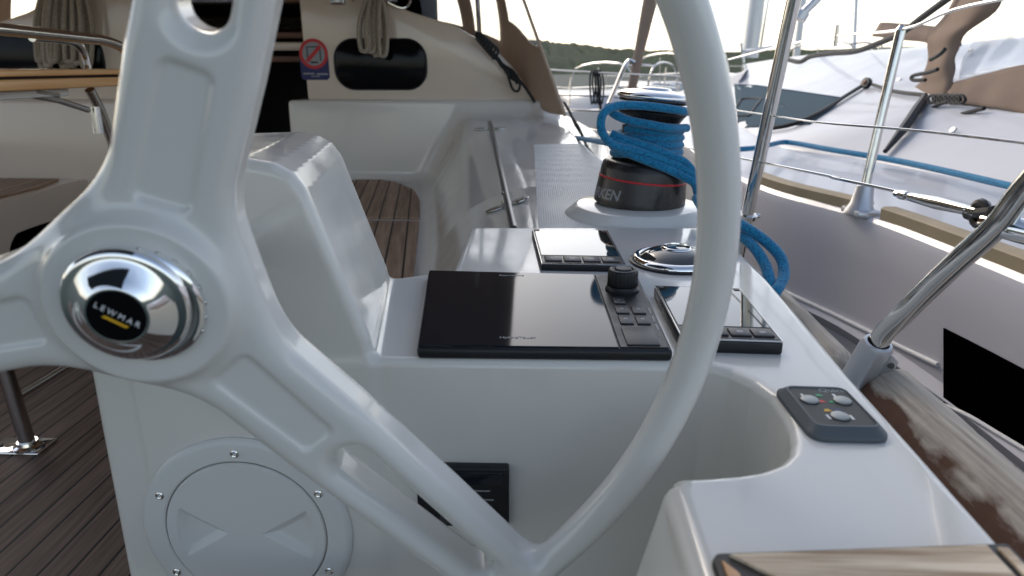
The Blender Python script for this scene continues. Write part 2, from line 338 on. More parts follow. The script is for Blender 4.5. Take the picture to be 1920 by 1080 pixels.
def sdf_obj(name, f, lo, hi, h, m, parent=None, xf=None):
    P, Fq, G = nets(f, lo, hi, h)
    if xf is not None:
        R, T = xf; P = P@R+T; G = G@R
    me = bpy.data.meshes.new(name); me.vertices.add(len(P)); me.vertices.foreach_set('co', P.ravel())
    me.loops.add(Fq.size); me.loops.foreach_set('vertex_index', Fq.ravel().astype(np.int32))
    me.polygons.add(len(Fq)); me.polygons.foreach_set('loop_start', (np.arange(len(Fq))*4).astype(np.int32)); me.polygons.foreach_set('loop_total', np.full(len(Fq), 4, np.int32))
    me.update(calc_edges=True); me.validate()
    o = link(name, me, m, parent)
    me.polygons.foreach_set('use_smooth', [True]*len(me.polygons))
    if len(me.vertices) == len(G): me.normals_split_custom_set_from_vertices([tuple(g) for g in G])
    return o
def bvh(o):
    dg = None; me = o.data; mw = Matrix.Identity(4); p = o
    while p is not None: mw = Matrix.LocRotScale(p.location, p.rotation_euler, p.scale) @ mw; p = p.parent
    return BVHTree.FromPolygons([mw @ v.co for v in me.vertices], [tuple(q.vertices) for q in me.polygons])
def hit(bv, u, v):
    r = Vector(ray(u, v)).normalized(); l, n_, i, d = bv.ray_cast(Vector((0, 0, 0)), r); return (np.array(l), np.array(n_)) if l else (None, None)

# ================================================================= OWN YACHT
CL = -1.485                                     # centre line of the boat
yacht = empty('sailing_yacht', (CL, 3.3, -.97), 'white sailing yacht whose cockpit holds the steering wheel, console and winch', 'yacht')
# --- helm console and pedestal (one moulding)
FY = .692
rec = [(.19, FY), (.212, .676), (.228, .650), (.2375, .620), (.2385, .590), (.235, .560), (.229, .537), (.219, .515), (.205, .499), (.186, .488), (.165, .482), (.140, .478), (.114, .475)]
plan = [(-.45, FY)]+rec+[(.30, .475), (.323, .378), (.332, .545), (.338, .672), (.352, .852), (.363, 1.02), (.367, 1.19), (.37, 1.37), (-.128, 1.355), (-.128, 1.05), (-.205, 1.005), (-.40, 1.0)]
plan = [(-.45, FY)]+rec+[(.114, .470), (.118, .05), (.316, .05), (.323, .378), (.332, .545), (.338, .672), (.352, .852), (.363, 1.02), (.367, 1.19), (.37, 1.365), (-.128, 1.352), (-.128, 1.05), (-.205, 1.005), (-.40, 1.0)]
pedp = [(-.52, -1.02), (-.505, -.29), (-.462, -.118), (-.440, -.092), (-.295, -.087), (-.265, -.092), (-.245, -.103), (-.232, -.122), (-.176, -.290), (-.171, -.32), (-.171, -1.02)]
def f_console(x, y, z):
    top = z+.31
    a = extr(poly_sd(x, y, plan), np.maximum(top, -1.0-z), .011)
    # aft shelf with a sloping inner face
    xl = .107+.12*(.465-y)*.0+(z+.31)*.23
    q = smax(smax(xl-x, y-.470, .012), x-.300, .01); q = smax(q, top, .014); q = np.maximum(q, -1.0-z)
    a = np.minimum(a, q)
    xs = x+.145*(y-FY)
    p = extr(poly_sd(xs, z, pedp)+.002, np.maximum(FY-y, y-1.0), .014)
    p = smax(p, -.516-x, .012)
    d = smin(a, p, .012)
    # shallow moulded round seat of the compass and the winch side
    return d
console = sdf_obj('helm_console', f_console, (-.60, .08, -1.0), (.44, 1.42, -.06), .0048, 'gel', yacht)
# --- side coaming, seat and cabin bulkhead foot (one moulding)
YS = [1.30, 1.6, 1.8, 2.1, 2.4, 2.8, 3.3, 3.6]
XO = [.372, .345, .310, .265, .215, .165, .118, .10]
XE = [.000, -.012, -.020, -.015, -.03, -.055, -.09, -.10]         # inner edge of the deck
XI = [-.135, -.152, -.168, -.196, -.226, -.268, -.325, -.35]      # top of the seat back
XB = [-.215, -.255, -.280, -.320, -.365, -.425, -.500, -.54]      # foot of the seat back
def f_coaming(x, y, z):
    xo = np.interp(y, YS, XO); xe = np.interp(y, YS, XE); xi = np.interp(y, YS, XI); xb = np.interp(y, YS, XB)
    zt = np.interp(y, [1.3, 1.9, 3.3], [-.326, -.318, -.218]); drop = .055*np.clip((2.9-y)/1.0, .15, 1)
    # deck top, chamfer and raking seat back
    a = smax(z-zt, x-xo, .03)
    sl = z-(zt-drop)-drop*(x-xi)/(xe-xi)
    a = smax(a, sl*.9, .018)
    bx = xb+(xi-xb)*(z+.52)/(zt-drop+.52)
    a = smax(a, (bx-x)*.85, .035)
    a = smax(a, 1.36-y, .01)
    seat = smax(z+.527, -.92-x, .02); seat = smax(seat, y-3.5, .01); seat = smax(seat, 1.36-y, .01)
    lip = smax(z+.575, np.abs(y-2)-5, .01)
    bulk = smax(smax(3.30-y+.06*(z+.15), z+.152, .018), -1.165-x, .02)
    bulk = smax(bulk, y-3.62, .01)
    d = smin(a, bulk, .085)
    d = smin(d, seat, .045)
    d = np.maximum(d, x-xo); d = np.maximum(d, -1.0-z)
    return d
coam = sdf_obj('side_coaming', f_coaming, (-1.22, 1.30, -.80), (.42, 3.62, -.10), .0125, 'gelcoam', yacht)
CB = bvh(coam)
# non-skid patch on the coaming
def patch(name, pts, m, parent, lift=.0015, div=24, bv=None, zf=None):
    pts = [np.array(p) for p in pts]; a, b_, c, d = pts; V = []; Fc = []
    for i in range(div+1):
        for j in range(div+1):
            s, t_ = i/div, j/div; p = (a*(1-s)+b_*s)*(1-t_)+(d*(1-s)+c*s)*t_
            l, n_, k, dd = bv.ray_cast(Vector((p[0], p[1], .3)), Vector((0, 0, -1)))
            V.append((p[0], p[1], (l.z if l else p[2])+lift))
    for i in range(div):
        for j in range(div):
            q = i*(div+1)+j; Fc.append((q, q+1, q+div+2, q+div+1))
    return rawmesh(name, V, Fc, m, parent)
patch('nonskid_deck', [(.012, 1.375, -.3), (.335, 1.375, -.3), (.20, 2.55, -.3), (.0, 2.55, -.3)], 'nonskid', yacht, bv=CB)
# teak on the seat
tk = empty('seat_teak_anchor'); bpy.data.objects.remove(tk)
bm = bmesh.new()
S1 = [np.array([-.89, 3.22, -.527]), Pz(700, 337, -.527), Pz(745, 345, -.527), Pz(778, 360, -.527), Pz(787, 378, -.527), Pz(787, 412, -.527), np.array([-.89, Pz(787, 410, -.527)[1], -.527])]
prism(bm, S1, (0, 0, .009), .002, 1); fin(bm, 'seat_teak', 'teak', yacht)
bm = bmesh.new()
S2 = [np.array([-.89, Pz(786, 418, -.527)[1], -.527]), Pz(786, 419, -.527), Pz(781, 470, -.527), Pz(775, 535, -.527), np.array([-.245, 1.42, -.527]), np.array([-.89, 1.42, -.527])]
prism(bm, S2, (0, 0, .009), .002, 1); fin(bm, 'seat_teak', 'teak', yacht)
# --- upper bulkheads, starboard and port
YB = 3.38
stb_top = [(553, -80), (640, -40), (700, -8), (770, 22), (850, 47), (890, 70), (915, 87), (940, 104), (962, 127), (980, 152), (1004, 196)]
P3 = [Py(u, v, YB) for u, v in stb_top]
def bulkhead(side):
    pts = [(p[0] if side > 0 else 2*CL-p[0], YB, p[2]) for p in P3]
    x0 = pts[0][0]; pts = [(x0, YB, -.155)]+pts
    bm = bmesh.new(); prism(bm, pts, (0, .30, 0), .012, 3)
    return fin(bm, 'cabin_bulkhead', 'gelwarmlit', yacht)
bulkhead(1); bulkhead(-1)
def rrect(cx, cz, w_, h_, r, y, n=8):
    out = []
    for sx, sz, a0 in ((1, -1, -90), (1, 1, 0), (-1, 1, 90), (-1, -1, 180)):
        for k in range(n+1):
            a = math.radians(a0+90*k/n); out.append((cx+sx*(w_/2-r)+r*math.cos(a), y, cz+sz*(h_/2-r)+r*math.sin(a)))
    return out
a = Py(626, 75, YB); b2 = Py(800, 166, YB); cxw = (a[0]+b2[0])/2; czw = (a[2]+b2[2])/2; ww = b2[0]-a[0]; wh = a[2]-b2[2]
def portlight(cx, cz, w_, h_, y, parent=yacht):
    bm = bmesh.new(); prism(bm, rrect(cx, cz, w_, h_, .088, y-.006), (0, .02, 0), .003, 2); o = fin(bm, 'portlight', 'blackgloss', parent)
    bm = bmesh.new(); tube(bm, rrect(cx, cz, w_+.008, h_+.008, .092, y-.003), .004, 8, True); fin(bm, 'gasket', 'rubber', o)
portlight(cxw, czw, ww, wh, YB)
a = Py(185, 60, YB); b2 = Py(-60, 127, YB); portlight((a[0]+b2[0])/2, a[2]-wh/2-.01, a[0]-b2[0], wh, YB)
# --- port side moulding: seat, riser with a painted dark opening, seat back, lower bulkhead
bm = bmesh.new()
box(bm, -4.2, -1.81, 3.30, 3.62, -1.0, -.152, .02)
box(bm, -4.2, -3.15, .6, 3.3, -.98, -.30, .05)
fin(bm, 'port_coaming', 'gelwarmlit', yacht)
RX = -2.20
bm = bmesh.new(); box(bm, -3.2, RX, .8, 3.32, -.98, -.527, .02); fin(bm, 'port_seat', 'gelwarmlit', yacht)
bm = bmesh.new(); prism(bm, [(RX-.03, 1.2, -.527), (RX-.03, 3.0, -.527), (RX-.10, 3.24, -.527), (-3.1, 3.25, -.527), (-3.1, 1.2, -.527)], (0, 0, .010), .002, 1); fin(bm, 'seat_teak', 'teak', yacht)
q = [Px(u, v, RX) for u, v in ((18, 478), (26, 446), (50, 430), (150, 398), (200, 388), (212, 400), (190, 440), (150, 462), (80, 482), (35, 487))]
bm = bmesh.new(); prism(bm, [(RX-.004, p[1], p[2]) for p in cr(q, 4, True)], (.007, 0, 0)); fin(bm, 'opening_shade', 'opening', yacht)  # flat black sheet stands in for the shade inside the opening
# --- companionway: dark cabin interior with a shelf
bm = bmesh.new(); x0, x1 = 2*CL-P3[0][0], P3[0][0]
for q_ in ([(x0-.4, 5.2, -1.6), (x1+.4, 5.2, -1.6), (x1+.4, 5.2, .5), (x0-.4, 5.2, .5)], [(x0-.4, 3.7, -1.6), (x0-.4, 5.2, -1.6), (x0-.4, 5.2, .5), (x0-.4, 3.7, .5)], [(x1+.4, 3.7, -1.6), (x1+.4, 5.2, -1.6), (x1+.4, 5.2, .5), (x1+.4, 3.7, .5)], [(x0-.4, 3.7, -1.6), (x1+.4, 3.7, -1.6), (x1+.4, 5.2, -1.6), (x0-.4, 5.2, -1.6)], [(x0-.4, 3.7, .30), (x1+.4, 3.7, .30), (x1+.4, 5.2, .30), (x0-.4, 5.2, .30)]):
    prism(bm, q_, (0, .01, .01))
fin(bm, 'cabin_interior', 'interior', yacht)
bm = bmesh.new()
box(bm, x0, x1, 3.66, 3.72, .135, .165, .004); box(bm, x0, x1, 3.66, 3.70, .02, .05, .004); fin(bm, 'cabin_shelf', 'interiorwood', yacht)
bm = bmesh.new(); box(bm, x0, x1, 3.60, 3.66, .075, .115, .005); fin(bm, 'hatch_board', 'gelwarmlit', yacht)
# --- coachroof ahead of the bulkhead
prof = [(p[0], p[2]) for p in P3]; V = []; Fc = []
full = prof[::-1][:]; full = [(p[0], p[1]) for p in prof[::-1]]+[(2*CL-p[0], p[1]) for p in prof]
ys = [3.66, 4.5, 6, 8, 9.5]; sc = [1, 1.0, .93, .72, .4]; dz = [-.01, .0, -.02, -.06, -.20]
for yy, s_, d_ in zip(ys, sc, dz):
    for x_, z_ in full: V.append((CL+(x_-CL)*s_, yy, min(z_, .235)+d_))
n_ = len(full)
for i in range(len(ys)-1):
    for k in range(n_-1): Fc.append((i*n_+k, i*n_+k+1, (i+1)*n_+k+1, (i+1)*n_+k))
rawmesh('coachroof', V, Fc, 'gel', yacht, 60)
# side decks and foredeck, hull
dk = [(.12, 3.5, -.33), (.50, .35, -.47), (.52, 1.2, -.47), (.50, 2.0, -.46), (.45, 3.0, -.43), (.36, 4.5, -.38), (.0, 7.0, -.30), (-.7, 9.3, -.22), (CL, 10.6, -.18)]
st = dk[1:]; V = []; Fc = []
xin = [.30, .34, .30, .16, .05, -.35, -.9, CL]
for (x_, y_, z_), xn in zip(st, xin):
    V += [(xn-.03, y_, z_+.0), (x_, y_, z_), (x_+.02, y_, z_-.03), (x_-.03, y_, -1.35), (x_-.35, y_, -1.85)]
    if True: V += [(2*CL-xn, y_, z_), (2*CL-x_, y_, z_), (2*CL-x_-.02, y_, z_-.03), (2*CL-x_+.03, y_, -1.35), (2*CL-x_+.35, y_, -1.85)]
for i in range(len(st)-1):
    for k in range(4): Fc.append((i*10+k, i*10+k+1, i*10+11+k, i*10+10+k)); Fc.append((i*10+5+k, i*10+15+k, i*10+16+k, i*10+6+k))
rawmesh('hull', V, Fc, 'gel', yacht, 30)
bm = bmesh.new(); box(bm, -1.15, .05, 3.62, 3.75, -1.0, -.3, .01)
fin(bm, 'deck_house_side', 'gel', yacht)
# cockpit sole in teak
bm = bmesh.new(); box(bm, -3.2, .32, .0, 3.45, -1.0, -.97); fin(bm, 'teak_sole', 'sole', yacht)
# toe rail caps: weathered wood in two lengths
def batten(pts, w_, h_, parent):
    pts = [np.array(p, float) for p in pts]; V = []; Fc = []
    rr = [(-.62, 0), (-.58, .35), (-.44, .68), (-.2, .92), (-.06, .99), (.0, 1), (.25, 1), (.42, .85), (.5, .5), (.5, 0)]
    n = len(rr)
    for k_, p in enumerate(pts):
        s_ = [.75, 1][min(k_, 1)] if k_ < 2 else 1
        jit = random.uniform(-.0008, .0008)
        for a_, b_ in rr: V.append((p[0]+a_*w_*s_+jit, p[1], p[2]+b_*h_*s_))
    for i in range(len(pts)-1):
        for k in range(n): Fc.append((i*n+k, i*n+(k+1) % n, (i+1)*n+(k+1) % n, (i+1)*n+k))
    Fc.append(tuple(range(n))[::-1]); Fc.append(tuple(range((len(pts)-1)*n, len(pts)*n)))
    o = rawmesh('toe_rail', V, Fc, 'batten', parent, 80); o.data.materials.append(M['battenbrown'])
    at = o.data.attributes.new('across', 'FLOAT', 'POINT'); at.data.foreach_set('value', [float(k % n) for k in range(len(V))])
    o.data.materials.clear(); o.data.materials.append(M['battenmix'])
    return o
ys2 = np.linspace(.845, .25, 90); batten([(.474+.012*math.sin((y_-.8)*3), y_, -.440) for y_ in ys2], .066, .060, yacht)
ys2 = np.linspace(.945, 2.4, 50); batten([(np.interp(y_, [.9, 1.25, 2.4], [.464, .476, .40]), y_, -.455) for y_ in ys2], .045, .045, yacht)

# ================================================================= STEERING WHEEL
WC = ray(285, 545)*.495; WT, WY = -.132, .125
WN = np.array([math.sin(WY)*math.cos(WT), -math.cos(WY)*math.cos(WT), math.sin(WT)])
E1 = np.cross([0, 0, 1], -WN); E1 /= np.linalg.norm(E1); E1 = E1 if E1[0] > 0 else -E1
E2 = np.cross(WN, E1); E2 = E2 if E2[2] > 0 else -E2
WR = np.array([E1, E2, WN])                      # rows: local a, b, c
RW = .42; ANG = [math.radians(a) for a in (69.6, -50.4, -170.4)]
def wl(a, b_, c=0.): return WC+E1*a+E2*b_+WN*c
def f_wheel(a, b_, c):
    r = np.sqrt(a*a+b_*b_)
    ring = np.sqrt((r-RW)**2+c*c)-.0158
    d2 = r-.068
    for t_ in ANG:
        s = a*math.cos(t_)+b_*math.sin(t_); q = -a*math.sin(t_)+b_*math.cos(t_)
        hw = np.interp(s, [0, .10, .17, .30, .42], [.041, .040, .0405, .037, .032])
        arm = np.maximum(np.maximum(np.abs(q)-hw, -s), s-(RW-.002))
        d2 = smin(d2, arm, .047)
    slot = np.full(np.broadcast(a, b_).shape, 1e9); pan = slot.copy()
    for t_ in ANG:
        s = a*math.cos(t_)+b_*math.sin(t_); q = -a*math.sin(t_)+b_*math.cos(t_)
        sw = np.interp(s, [.18, .25, .40], [.0165, .0140, .0085])
        sc_ = np.clip(s, .206, .372)
        slot = np.minimum(slot, np.sqrt((s-sc_)**2+q*q)-sw)
        pw = np.interp(s, [.075, .165], [.0175, .0145])
        bx_ = np.abs(q)-pw+.006; by_ = np.abs(s-.122)-.040; pan = np.minimum(pan, np.sqrt(np.maximum(bx_, 0)**2+np.maximum(by_, 0)**2)+np.minimum(np.maximum(bx_, by_), 0)-.006)
    d2 = smax(d2, -slot, .008)
    th = .0250
    body = extr(d2, np.abs(c+.0085)-th, .0150)
    # hub ridge and recessed panels
    body = smin(body, np.sqrt(np.maximum(r-.058, 0)**2+(np.maximum(np.abs(c-.006)-.018, 0))**2)-.003, .018)
    pd = smax(pan, .0132-c, .004); body = smax(body, -pd, .006)
    return smin(ring, body, .022)
wheel = empty('steering_wheel', tuple(WC), 'white three spoke steering wheel with a chrome hub, in front of the console', 'steering wheel')
sdf_obj('rim', f_wheel, (-.45, -.45, -.040), (.45, .45, .034), .0027, 'gel_wheel', wheel, (WR, WC))
# chrome hub nut with dotted collar
CC = WC+E1*(.005)+E2*(.003)+WN*.003
bm = bmesh.new(); lathe(bm, [(r_*.94, h_) for r_, h_ in [(0.03, .012), (.0425, .015), (.0445, .018), (.0445, .0305), (.0425, .0325), (.040, .033)]], CC, WN, 72); col = fin(bm, 'hub_collar', 'chrome', wheel)
CD = CC+E1*(-.006)+E2*(.004)-WN*.001
bm = bmesh.new(); lathe(bm, [(r_*.94, h_) for r_, h_ in [(.039, .029), (.0425, .032), (.0445, .0345), (.0440, .0375), (.0415, .0395), (.039, .0397), (.036, .0407), (.027, .0478), (.0218, .0515), (.0208, .0520), (.0197, .0516)]], CD, WN, 72)
cone = fin(bm, 'hub_cone', 'chrome', wheel, 60)
bm = bmesh.new(); lathe(bm, [(.0204, .0500), (.0200, .0516), (0, .0519)], CD, WN, 48); bad = fin(bm, 'hub_badge', 'blackgloss', wheel)
bm = bmesh.new()
for k in range(22):
    a_ = k*2*math.pi/22; e = E1*math.cos(a_)+E2*math.sin(a_)
    lathe(bm, [(.0022, -.0002), (.0020, .0006), (0, .0009)], CC+e*.0416+WN*.0245, e, 10)
fin(bm, 'collar_pin', 'steel', col)
ta = math.radians(-34); ex = E1*math.cos(ta)+E2*math.sin(ta); ey = -E1*math.sin(ta)+E2*math.cos(ta)
text_mesh('LEWMAR', .0056, 'white', 'lettering', bad, CD+WN*.0521+ey*.0018, ex, ey, space=1.5)
bm = bmesh.new(); o_ = CD+WN*.0520-ey*.0036; prism(bm, [o_-ex*.008-ey*.0010, o_+ex*.008-ey*.0010, o_+ex*.0095+ey*.0010, o_-ex*.0065+ey*.0010], WN*.0004); fin(bm, 'stripe', 'yellow', bad)
bm = bmesh.new(); tube(bm, [WC-WN*.005, Py(452, 455, FY+.01)], .019, 32); fin(bm, 'shaft', 'steel', wheel)

# ================================================================= INSPECTION HATCH
HY = FY-.0032      # the blended face stands 3 mm proud here
hc = Py(466, 993, HY)
AX = (0, -1, 0)
hatch = empty('inspection_hatch', tuple(hc), 'round grey screwed inspection hatch low on the console below the steering wheel', 'hatch')
bm = bmesh.new(); lathe(bm, [(.0, -.01), (.128, -.01), (.128, .003), (.125, .0062), (.119, .0075), (.1005, .0075), (.0985, .006), (.0980, .0035)], hc, AX, 96); fin(bm, 'frame', 'hatch', hatch)
bm = bmesh.new()
# lid with two triangular finger recesses
def lidz(x, z):
    r = math.hypot(x, z); s = abs(x); h = .0082 if r < .0955 else .0082-(r-.0955)*1.6
    if r < .0955:
        ww_ = (s-.022)*.62
        if s > .022 and r < .083:
            e = min(ww_-abs(z), .083-r, s-.022)
            if e > 0: h -= min(.0078, e*.75+.0008)
    return h
n = 110; R_ = .0972; g = {}
for i in range(n+1):
    for j in range(n+1):
        x = (i/n*2-1); z = (j/n*2-1); u_ = x*math.sqrt(1-z*z/2); v_ = z*math.sqrt(1-x*x/2)
        g[i, j] = bm.verts.new((hc[0]+u_*R_, HY-lidz(u_*R_, v_*R_), hc[2]+v_*R_))
for i in range(n):
    for j in range(n): bm.faces.new([g[i, j], g[i+1, j], g[i+1, j+1], g[i, j+1]])
fin(bm, 'lid', 'hatch', hatch, 30)
for k in range(6):
    a_ = math.radians(90+60*k+(2 if k else 0)); c_ = hc+np.array([math.cos(a_)*.110, 0, math.sin(a_)*.110])
    bm = bmesh.new(); lathe(bm, [(.0052, .007), (.0050, .0088), (.0035, .0096), (.0022, .0090), (.0020, .0075), (0, .0072)], c_, AX, 20); fin(bm, 'screw', 'steel', hatch)
# ================================================================= ENGINE PANEL (black, on console front)
p0 = Py(955, 868, FY); p1 = Py(945, 978, FY); p2 = Py(796, 925, FY)
ep = empty('engine_panel', (p0[0]-.06, FY, p0[2]), 'small black engine key panel on the console front behind the wheel spoke', 'control panel')
x0_, x1_ = p0[0]-.108, p0[0]; z1_, z0_ = p0[2], p1[2]
bm = bmesh.new(); box(bm, x0_, x1_, FY-.012, FY+.002, z0_, z1_, .003); fin(bm, 'panel', 'black', ep)
bm = bmesh.new(); box(bm, x0_+.006, x1_-.006, FY-.0135, FY-.011, z1_-.022, z1_-.005, .001); fin(bm, 'display_window', 'screen', ep)
bm = bmesh.new()
for zz, xa, xb_ in ((z1_-.030, .045, .022), (z1_-.042, .032, .018)):
    box(bm, x1_-xa, x1_-xb_, FY-.0130, FY-.0115, zz-.0007, zz+.0007)
fin(bm, 'printed_line', 'greyprint', ep)
bm = bmesh.new(); tube(bm, [(x1_-.026+.004*math.cos(t_), FY-.0125, z1_-.053+.004*math.sin(t_)) for t_ in np.linspace(0, 2*math.pi, 20)[:-1]], .0006, 6, True); fin(bm, 'key_symbol', 'greyprint', ep)
for k in range(3):
    bm = bmesh.new(); c_ = (x1_-.03-.022*k, FY-.012, z0_+.014); lathe(bm, [(.0075, 0), (.0075, .003), (.006, .004), (0, .0042)], c_, AX, 24); fin(bm, 'push_button', 'button', ep)

# ================================================================= DISPLAYS
ZC = -.31
def lerp(a, b_, t_): return np.array(a)*(1-t_)+np.array(b_)*t_
def quadpt(Q, s, t_): return lerp(lerp(Q[0], Q[1], s), lerp(Q[3], Q[2], s), t_)     # Q = FL, FR, BR, BL
def slab(name, Q, s0, s1, t0, t1, z0, z1, m, parent, bev=.001, seg=2):
    pts = [quadpt(Q, s0, t0), quadpt(Q, s1, t0), quadpt(Q, s1, t1), quadpt(Q, s0, t1)]
    bm = bmesh.new(); prism(bm, [(p[0], p[1], z0) for p in pts], (0, 0, z1-z0), bev, seg); return fin(bm, name, m, parent)
# chartplotter
ZT = ZC+.0145
Q = [Pz(781, 650, ZT), Pz(1263, 655, ZT), Pz(1197, 516, ZT), Pz(803, 506, ZT)]
cpn = empty('chartplotter', tuple(lerp(lerp(Q[0], Q[1], .5), lerp(Q[3], Q[2], .5), .5)*[1, 1, 0]+np.array([0, 0, ZC])), 'large black chartplotter with a rotary knob, biggest of the console displays', 'chartplotter')
slab('housing', Q, 0, 1, 0, 1, ZC-.001, ZT-.001, 'black', cpn, .005, 3)
slab('screen', Q, .006, .79, .012, .988, ZT-.002, ZT+.0006, 'screen', cpn, .0006, 1)
slab('keypad_strip', Q, .796, .985, .015, .985, ZT-.002, ZT+.0004, 'black', cpn, .0006, 1)
slab('card_door', Q, .825, .955, .03, .22, ZT, ZT+.0022, 'button', cpn, .0012, 2)
for i, (s0, s1, t0, t1) in enumerate([(.83, .885, .26, .36), (.90, .955, .26, .36), (.83, .885, .39, .49), (.90, .955, .39, .49), (.835, .885, .52, .60)]):
    bt = slab('key', Q, s0, s1, t0, t1, ZT, ZT+.0024, 'button', cpn, .001, 2)
    slab('key_symbol', Q, s0+.02, s1-.02, t0+.045, t1-.04, ZT+.0022, ZT+.0027, 'greyprint', bt, 0)
for t0 in (.30, .40, .50): slab('side_slot', Q, .972, .978, t0-.1, t0-.03, ZT+.0004, ZT+.0009, 'greyprint', cpn, 0)
kc = quadpt(Q, .895, .74); kc[2] = ZT
bm = bmesh.new(); lathe(bm, [(.0235, 0), (.0235, .003), (.021, .005), (.0205, .007), (.0215, .009)], kc, (0, 0, 1), 48); fin(bm, 'knob_base', 'black', cpn)
bm = bmesh.new(); prof_ = [(.0200, .006), (.0208, .009), (.0208, .026), (.0195, .0295), (.016, .031), (.0145, .0300), (.0135, .0285), (0, .0285)]
lathe(bm, prof_, kc, (0, 0, 1), 96)
for i_, v in enumerate(bm.verts):
    pass
bmesh.ops.recalc_face_normals(bm, faces=bm.faces)
for v in bm.verts:
    dx, dy = v.co.x-kc[0], v.co.y-kc[1]; r_ = math.hypot(dx, dy)
    if .0203 < r_ < .0215:
        k_ = int(round(math.atan2(dy, dx)/(2*math.pi/96))) % 4; s_ = 1.0 if k_ < 2 else .955
        v.co.x = kc[0]+dx*s_; v.co.y = kc[1]+dy*s_
kn = fin(bm, 'rotary_knob', 'black', cpn, 60)
bm = bmesh.new(); lathe(bm, [(.0115, .0282), (.0115, .0310), (.0100, .0322), (0, .0326)], kc, (0, 0, 1), 40); fin(bm, 'knob_button', 'button', kn)
ex = lerp(Q[1], Q[0], 0)-Q[0]; ex /= np.linalg.norm(ex); ey = np.cross([0, 0, 1], ex)
c_ = quadpt(Q, .40, .93); c_[2] = ZT+.0006; text_mesh('Raymarine', .0088, 'greyprint', 'lettering', cpn, c_, ex, ey, depth=.0002)
c_ = quadpt(Q, .40, .095); c_[2] = ZT+.0006; text_mesh('HybridTouch', .0078, 'greyprint', 'lettering', cpn, c_, ex, ey, depth=.0002)
# two instrument displays
def display(Q, nm, lab):
    r = empty('instrument_display', tuple(quadpt(Q, .5, .5)*[1, 1, 0]+np.array([0, 0, ZC])), lab, 'instrument display', 'square instrument displays on the console')
    slab('housing', Q, 0, 1, 0, 1, ZC-.001, ZD-.001, 'black', r, .004, 3)
    slab('trim_ring', Q, .008, .992, .008, .992, ZD-.003, ZD-.0002, 'steel', r, .0005, 1)
    slab('bezel', Q, .018, .982, .016, .984, ZD-.002, ZD+.0003, 'black', r, .0005, 1)
    slab('screen', Q, .03, .965, .205, .97, ZD-.002, ZD+.0008, 'lcd', r, .0006, 1)
    for k in range(4):
        bt = slab('key', Q, .06+.225*k, .06+.225*k+.20, .05, .165, ZD, ZD+.0025, 'button', r, .001, 2)
        slab('key_symbol', Q, .13+.225*k, .19+.225*k, .085, .12, ZD+.0023, ZD+.0028, 'greyprint', bt, 0)
    for s_ in (.035, .90):
        slab('corner_clip', Q, s_, s_+.06, .92, .965, ZD+.0004, ZD+.0016, 'black', r, .0005, 1)
    return r
ZD = ZC+.012
display([Pz(1014, 494, ZD), Pz(1176, 497, ZD), Pz(1140, 431, ZD), Pz(997, 429, ZD)], 'a', 'smaller square display behind the chartplotter, left of the chrome rimmed compass')
ZD = ZC+.017
display([Pz(1278, 634, ZD), Pz(1471, 640, ZD), Pz(1388, 540, ZD), Pz(1226, 534, ZD)], 'b', 'square display right of the chartplotter, partly hidden by the wheel rim')
# ================================================================= COMPASS
cc_ = (Pz(1192, 490, ZC)+Pz(1335, 490, ZC))/2
cc_ = Pz(1266, 492, ZC); CS = .86
cmp_ = empty('compass', tuple(cc_), 'low round chrome rimmed compass set in the console between the displays and the winch', 'compass')
bm = bmesh.new(); lathe(bm, [(r_*CS, h_*1.1 if h_ > 0 else h_) for r_, h_ in [(.083, -.002), (.083, .004), (.0815, .0085), (.077, .011), (.071, .0118), (.068, .010), (.066, .007)]], cc_, (0, 0, 1), 80); fin(bm, 'rim', 'chrome', cmp_, 50)
bm = bmesh.new(); lathe(bm, [(r_*CS, h_*1.1 if h_ > 0 else h_) for r_, h_ in [(.069, .0095), (.062, .0135), (.05, .0185), (.03, .0225), (0, .024)]], cc_, (0, 0, 1), 64); fin(bm, 'dome', 'lcd', cmp_, 60)
bm = bmesh.new(); lathe(bm, [(r_*CS, h_*1.1 if h_ > 0 else h_) for r_, h_ in [(.0845, -.001), (.087, -.001), (.087, .0035), (.083, .0045)]], cc_, (0, 0, 1), 80); fin(bm, 'gasket', 'black', cmp_, 50)
bm = bmesh.new(); lathe(bm, [(r_*CS, h_*1.1 if h_ > 0 else h_) for r_, h_ in [(.030, .0226), (.0295, .0240), (.0255, .0255), (.025, .0235)]], cc_+np.array([.0, 0, 0]), (0, 0, 1), 48); fin(bm, 'dome_ring', 'chrome', cmp_, 60)
# ================================================================= THRUSTER CONTROL PANEL
ZT2 = ZC+.0115
Q = [Pz(1528, 803, ZT2), Pz(1668, 806, ZT2), Pz(1585, 722, ZT2), Pz(1459, 718, ZT2)]
tp = empty('thruster_panel', tuple(quadpt(Q, .5, .5)*[1, 1, 0]+np.array([0, 0, ZC])), 'grey three button control panel on the white console edge beside the recess', 'control panel')
def rq(Q, in_, r, n=6):
    cs = [quadpt(Q, in_, in_), quadpt(Q, 1-in_, in_), quadpt(Q, 1-in_, 1-in_), quadpt(Q, in_, 1-in_)]; out = []
    for i in range(4):
        c = cs[i]; a = cs[i-1]; b_ = cs[(i+1) % 4]; da = (a-c)/np.linalg.norm(a-c); db = (b_-c)/np.linalg.norm(b_-c)
        for k in range(n+1):
            t_ = k/n; p = (1-t_)**2*(c+da*r)+2*t_*(1-t_)*c+t_*t_*(c+db*r); out.append(p)
    return out
bm = bmesh.new()
o_ = rq(Q, -.05, .016); prism(bm, [(p[0], p[1], ZC-.001) for p in o_], (0, 0, .0065), .002, 2); fin(bm, 'base_frame', 'darkgrey', tp, 60)
bm = bmesh.new(); o1 = rq(Q, -.035, .015); o2 = rq(Q, .055, .010); n = len(o1)
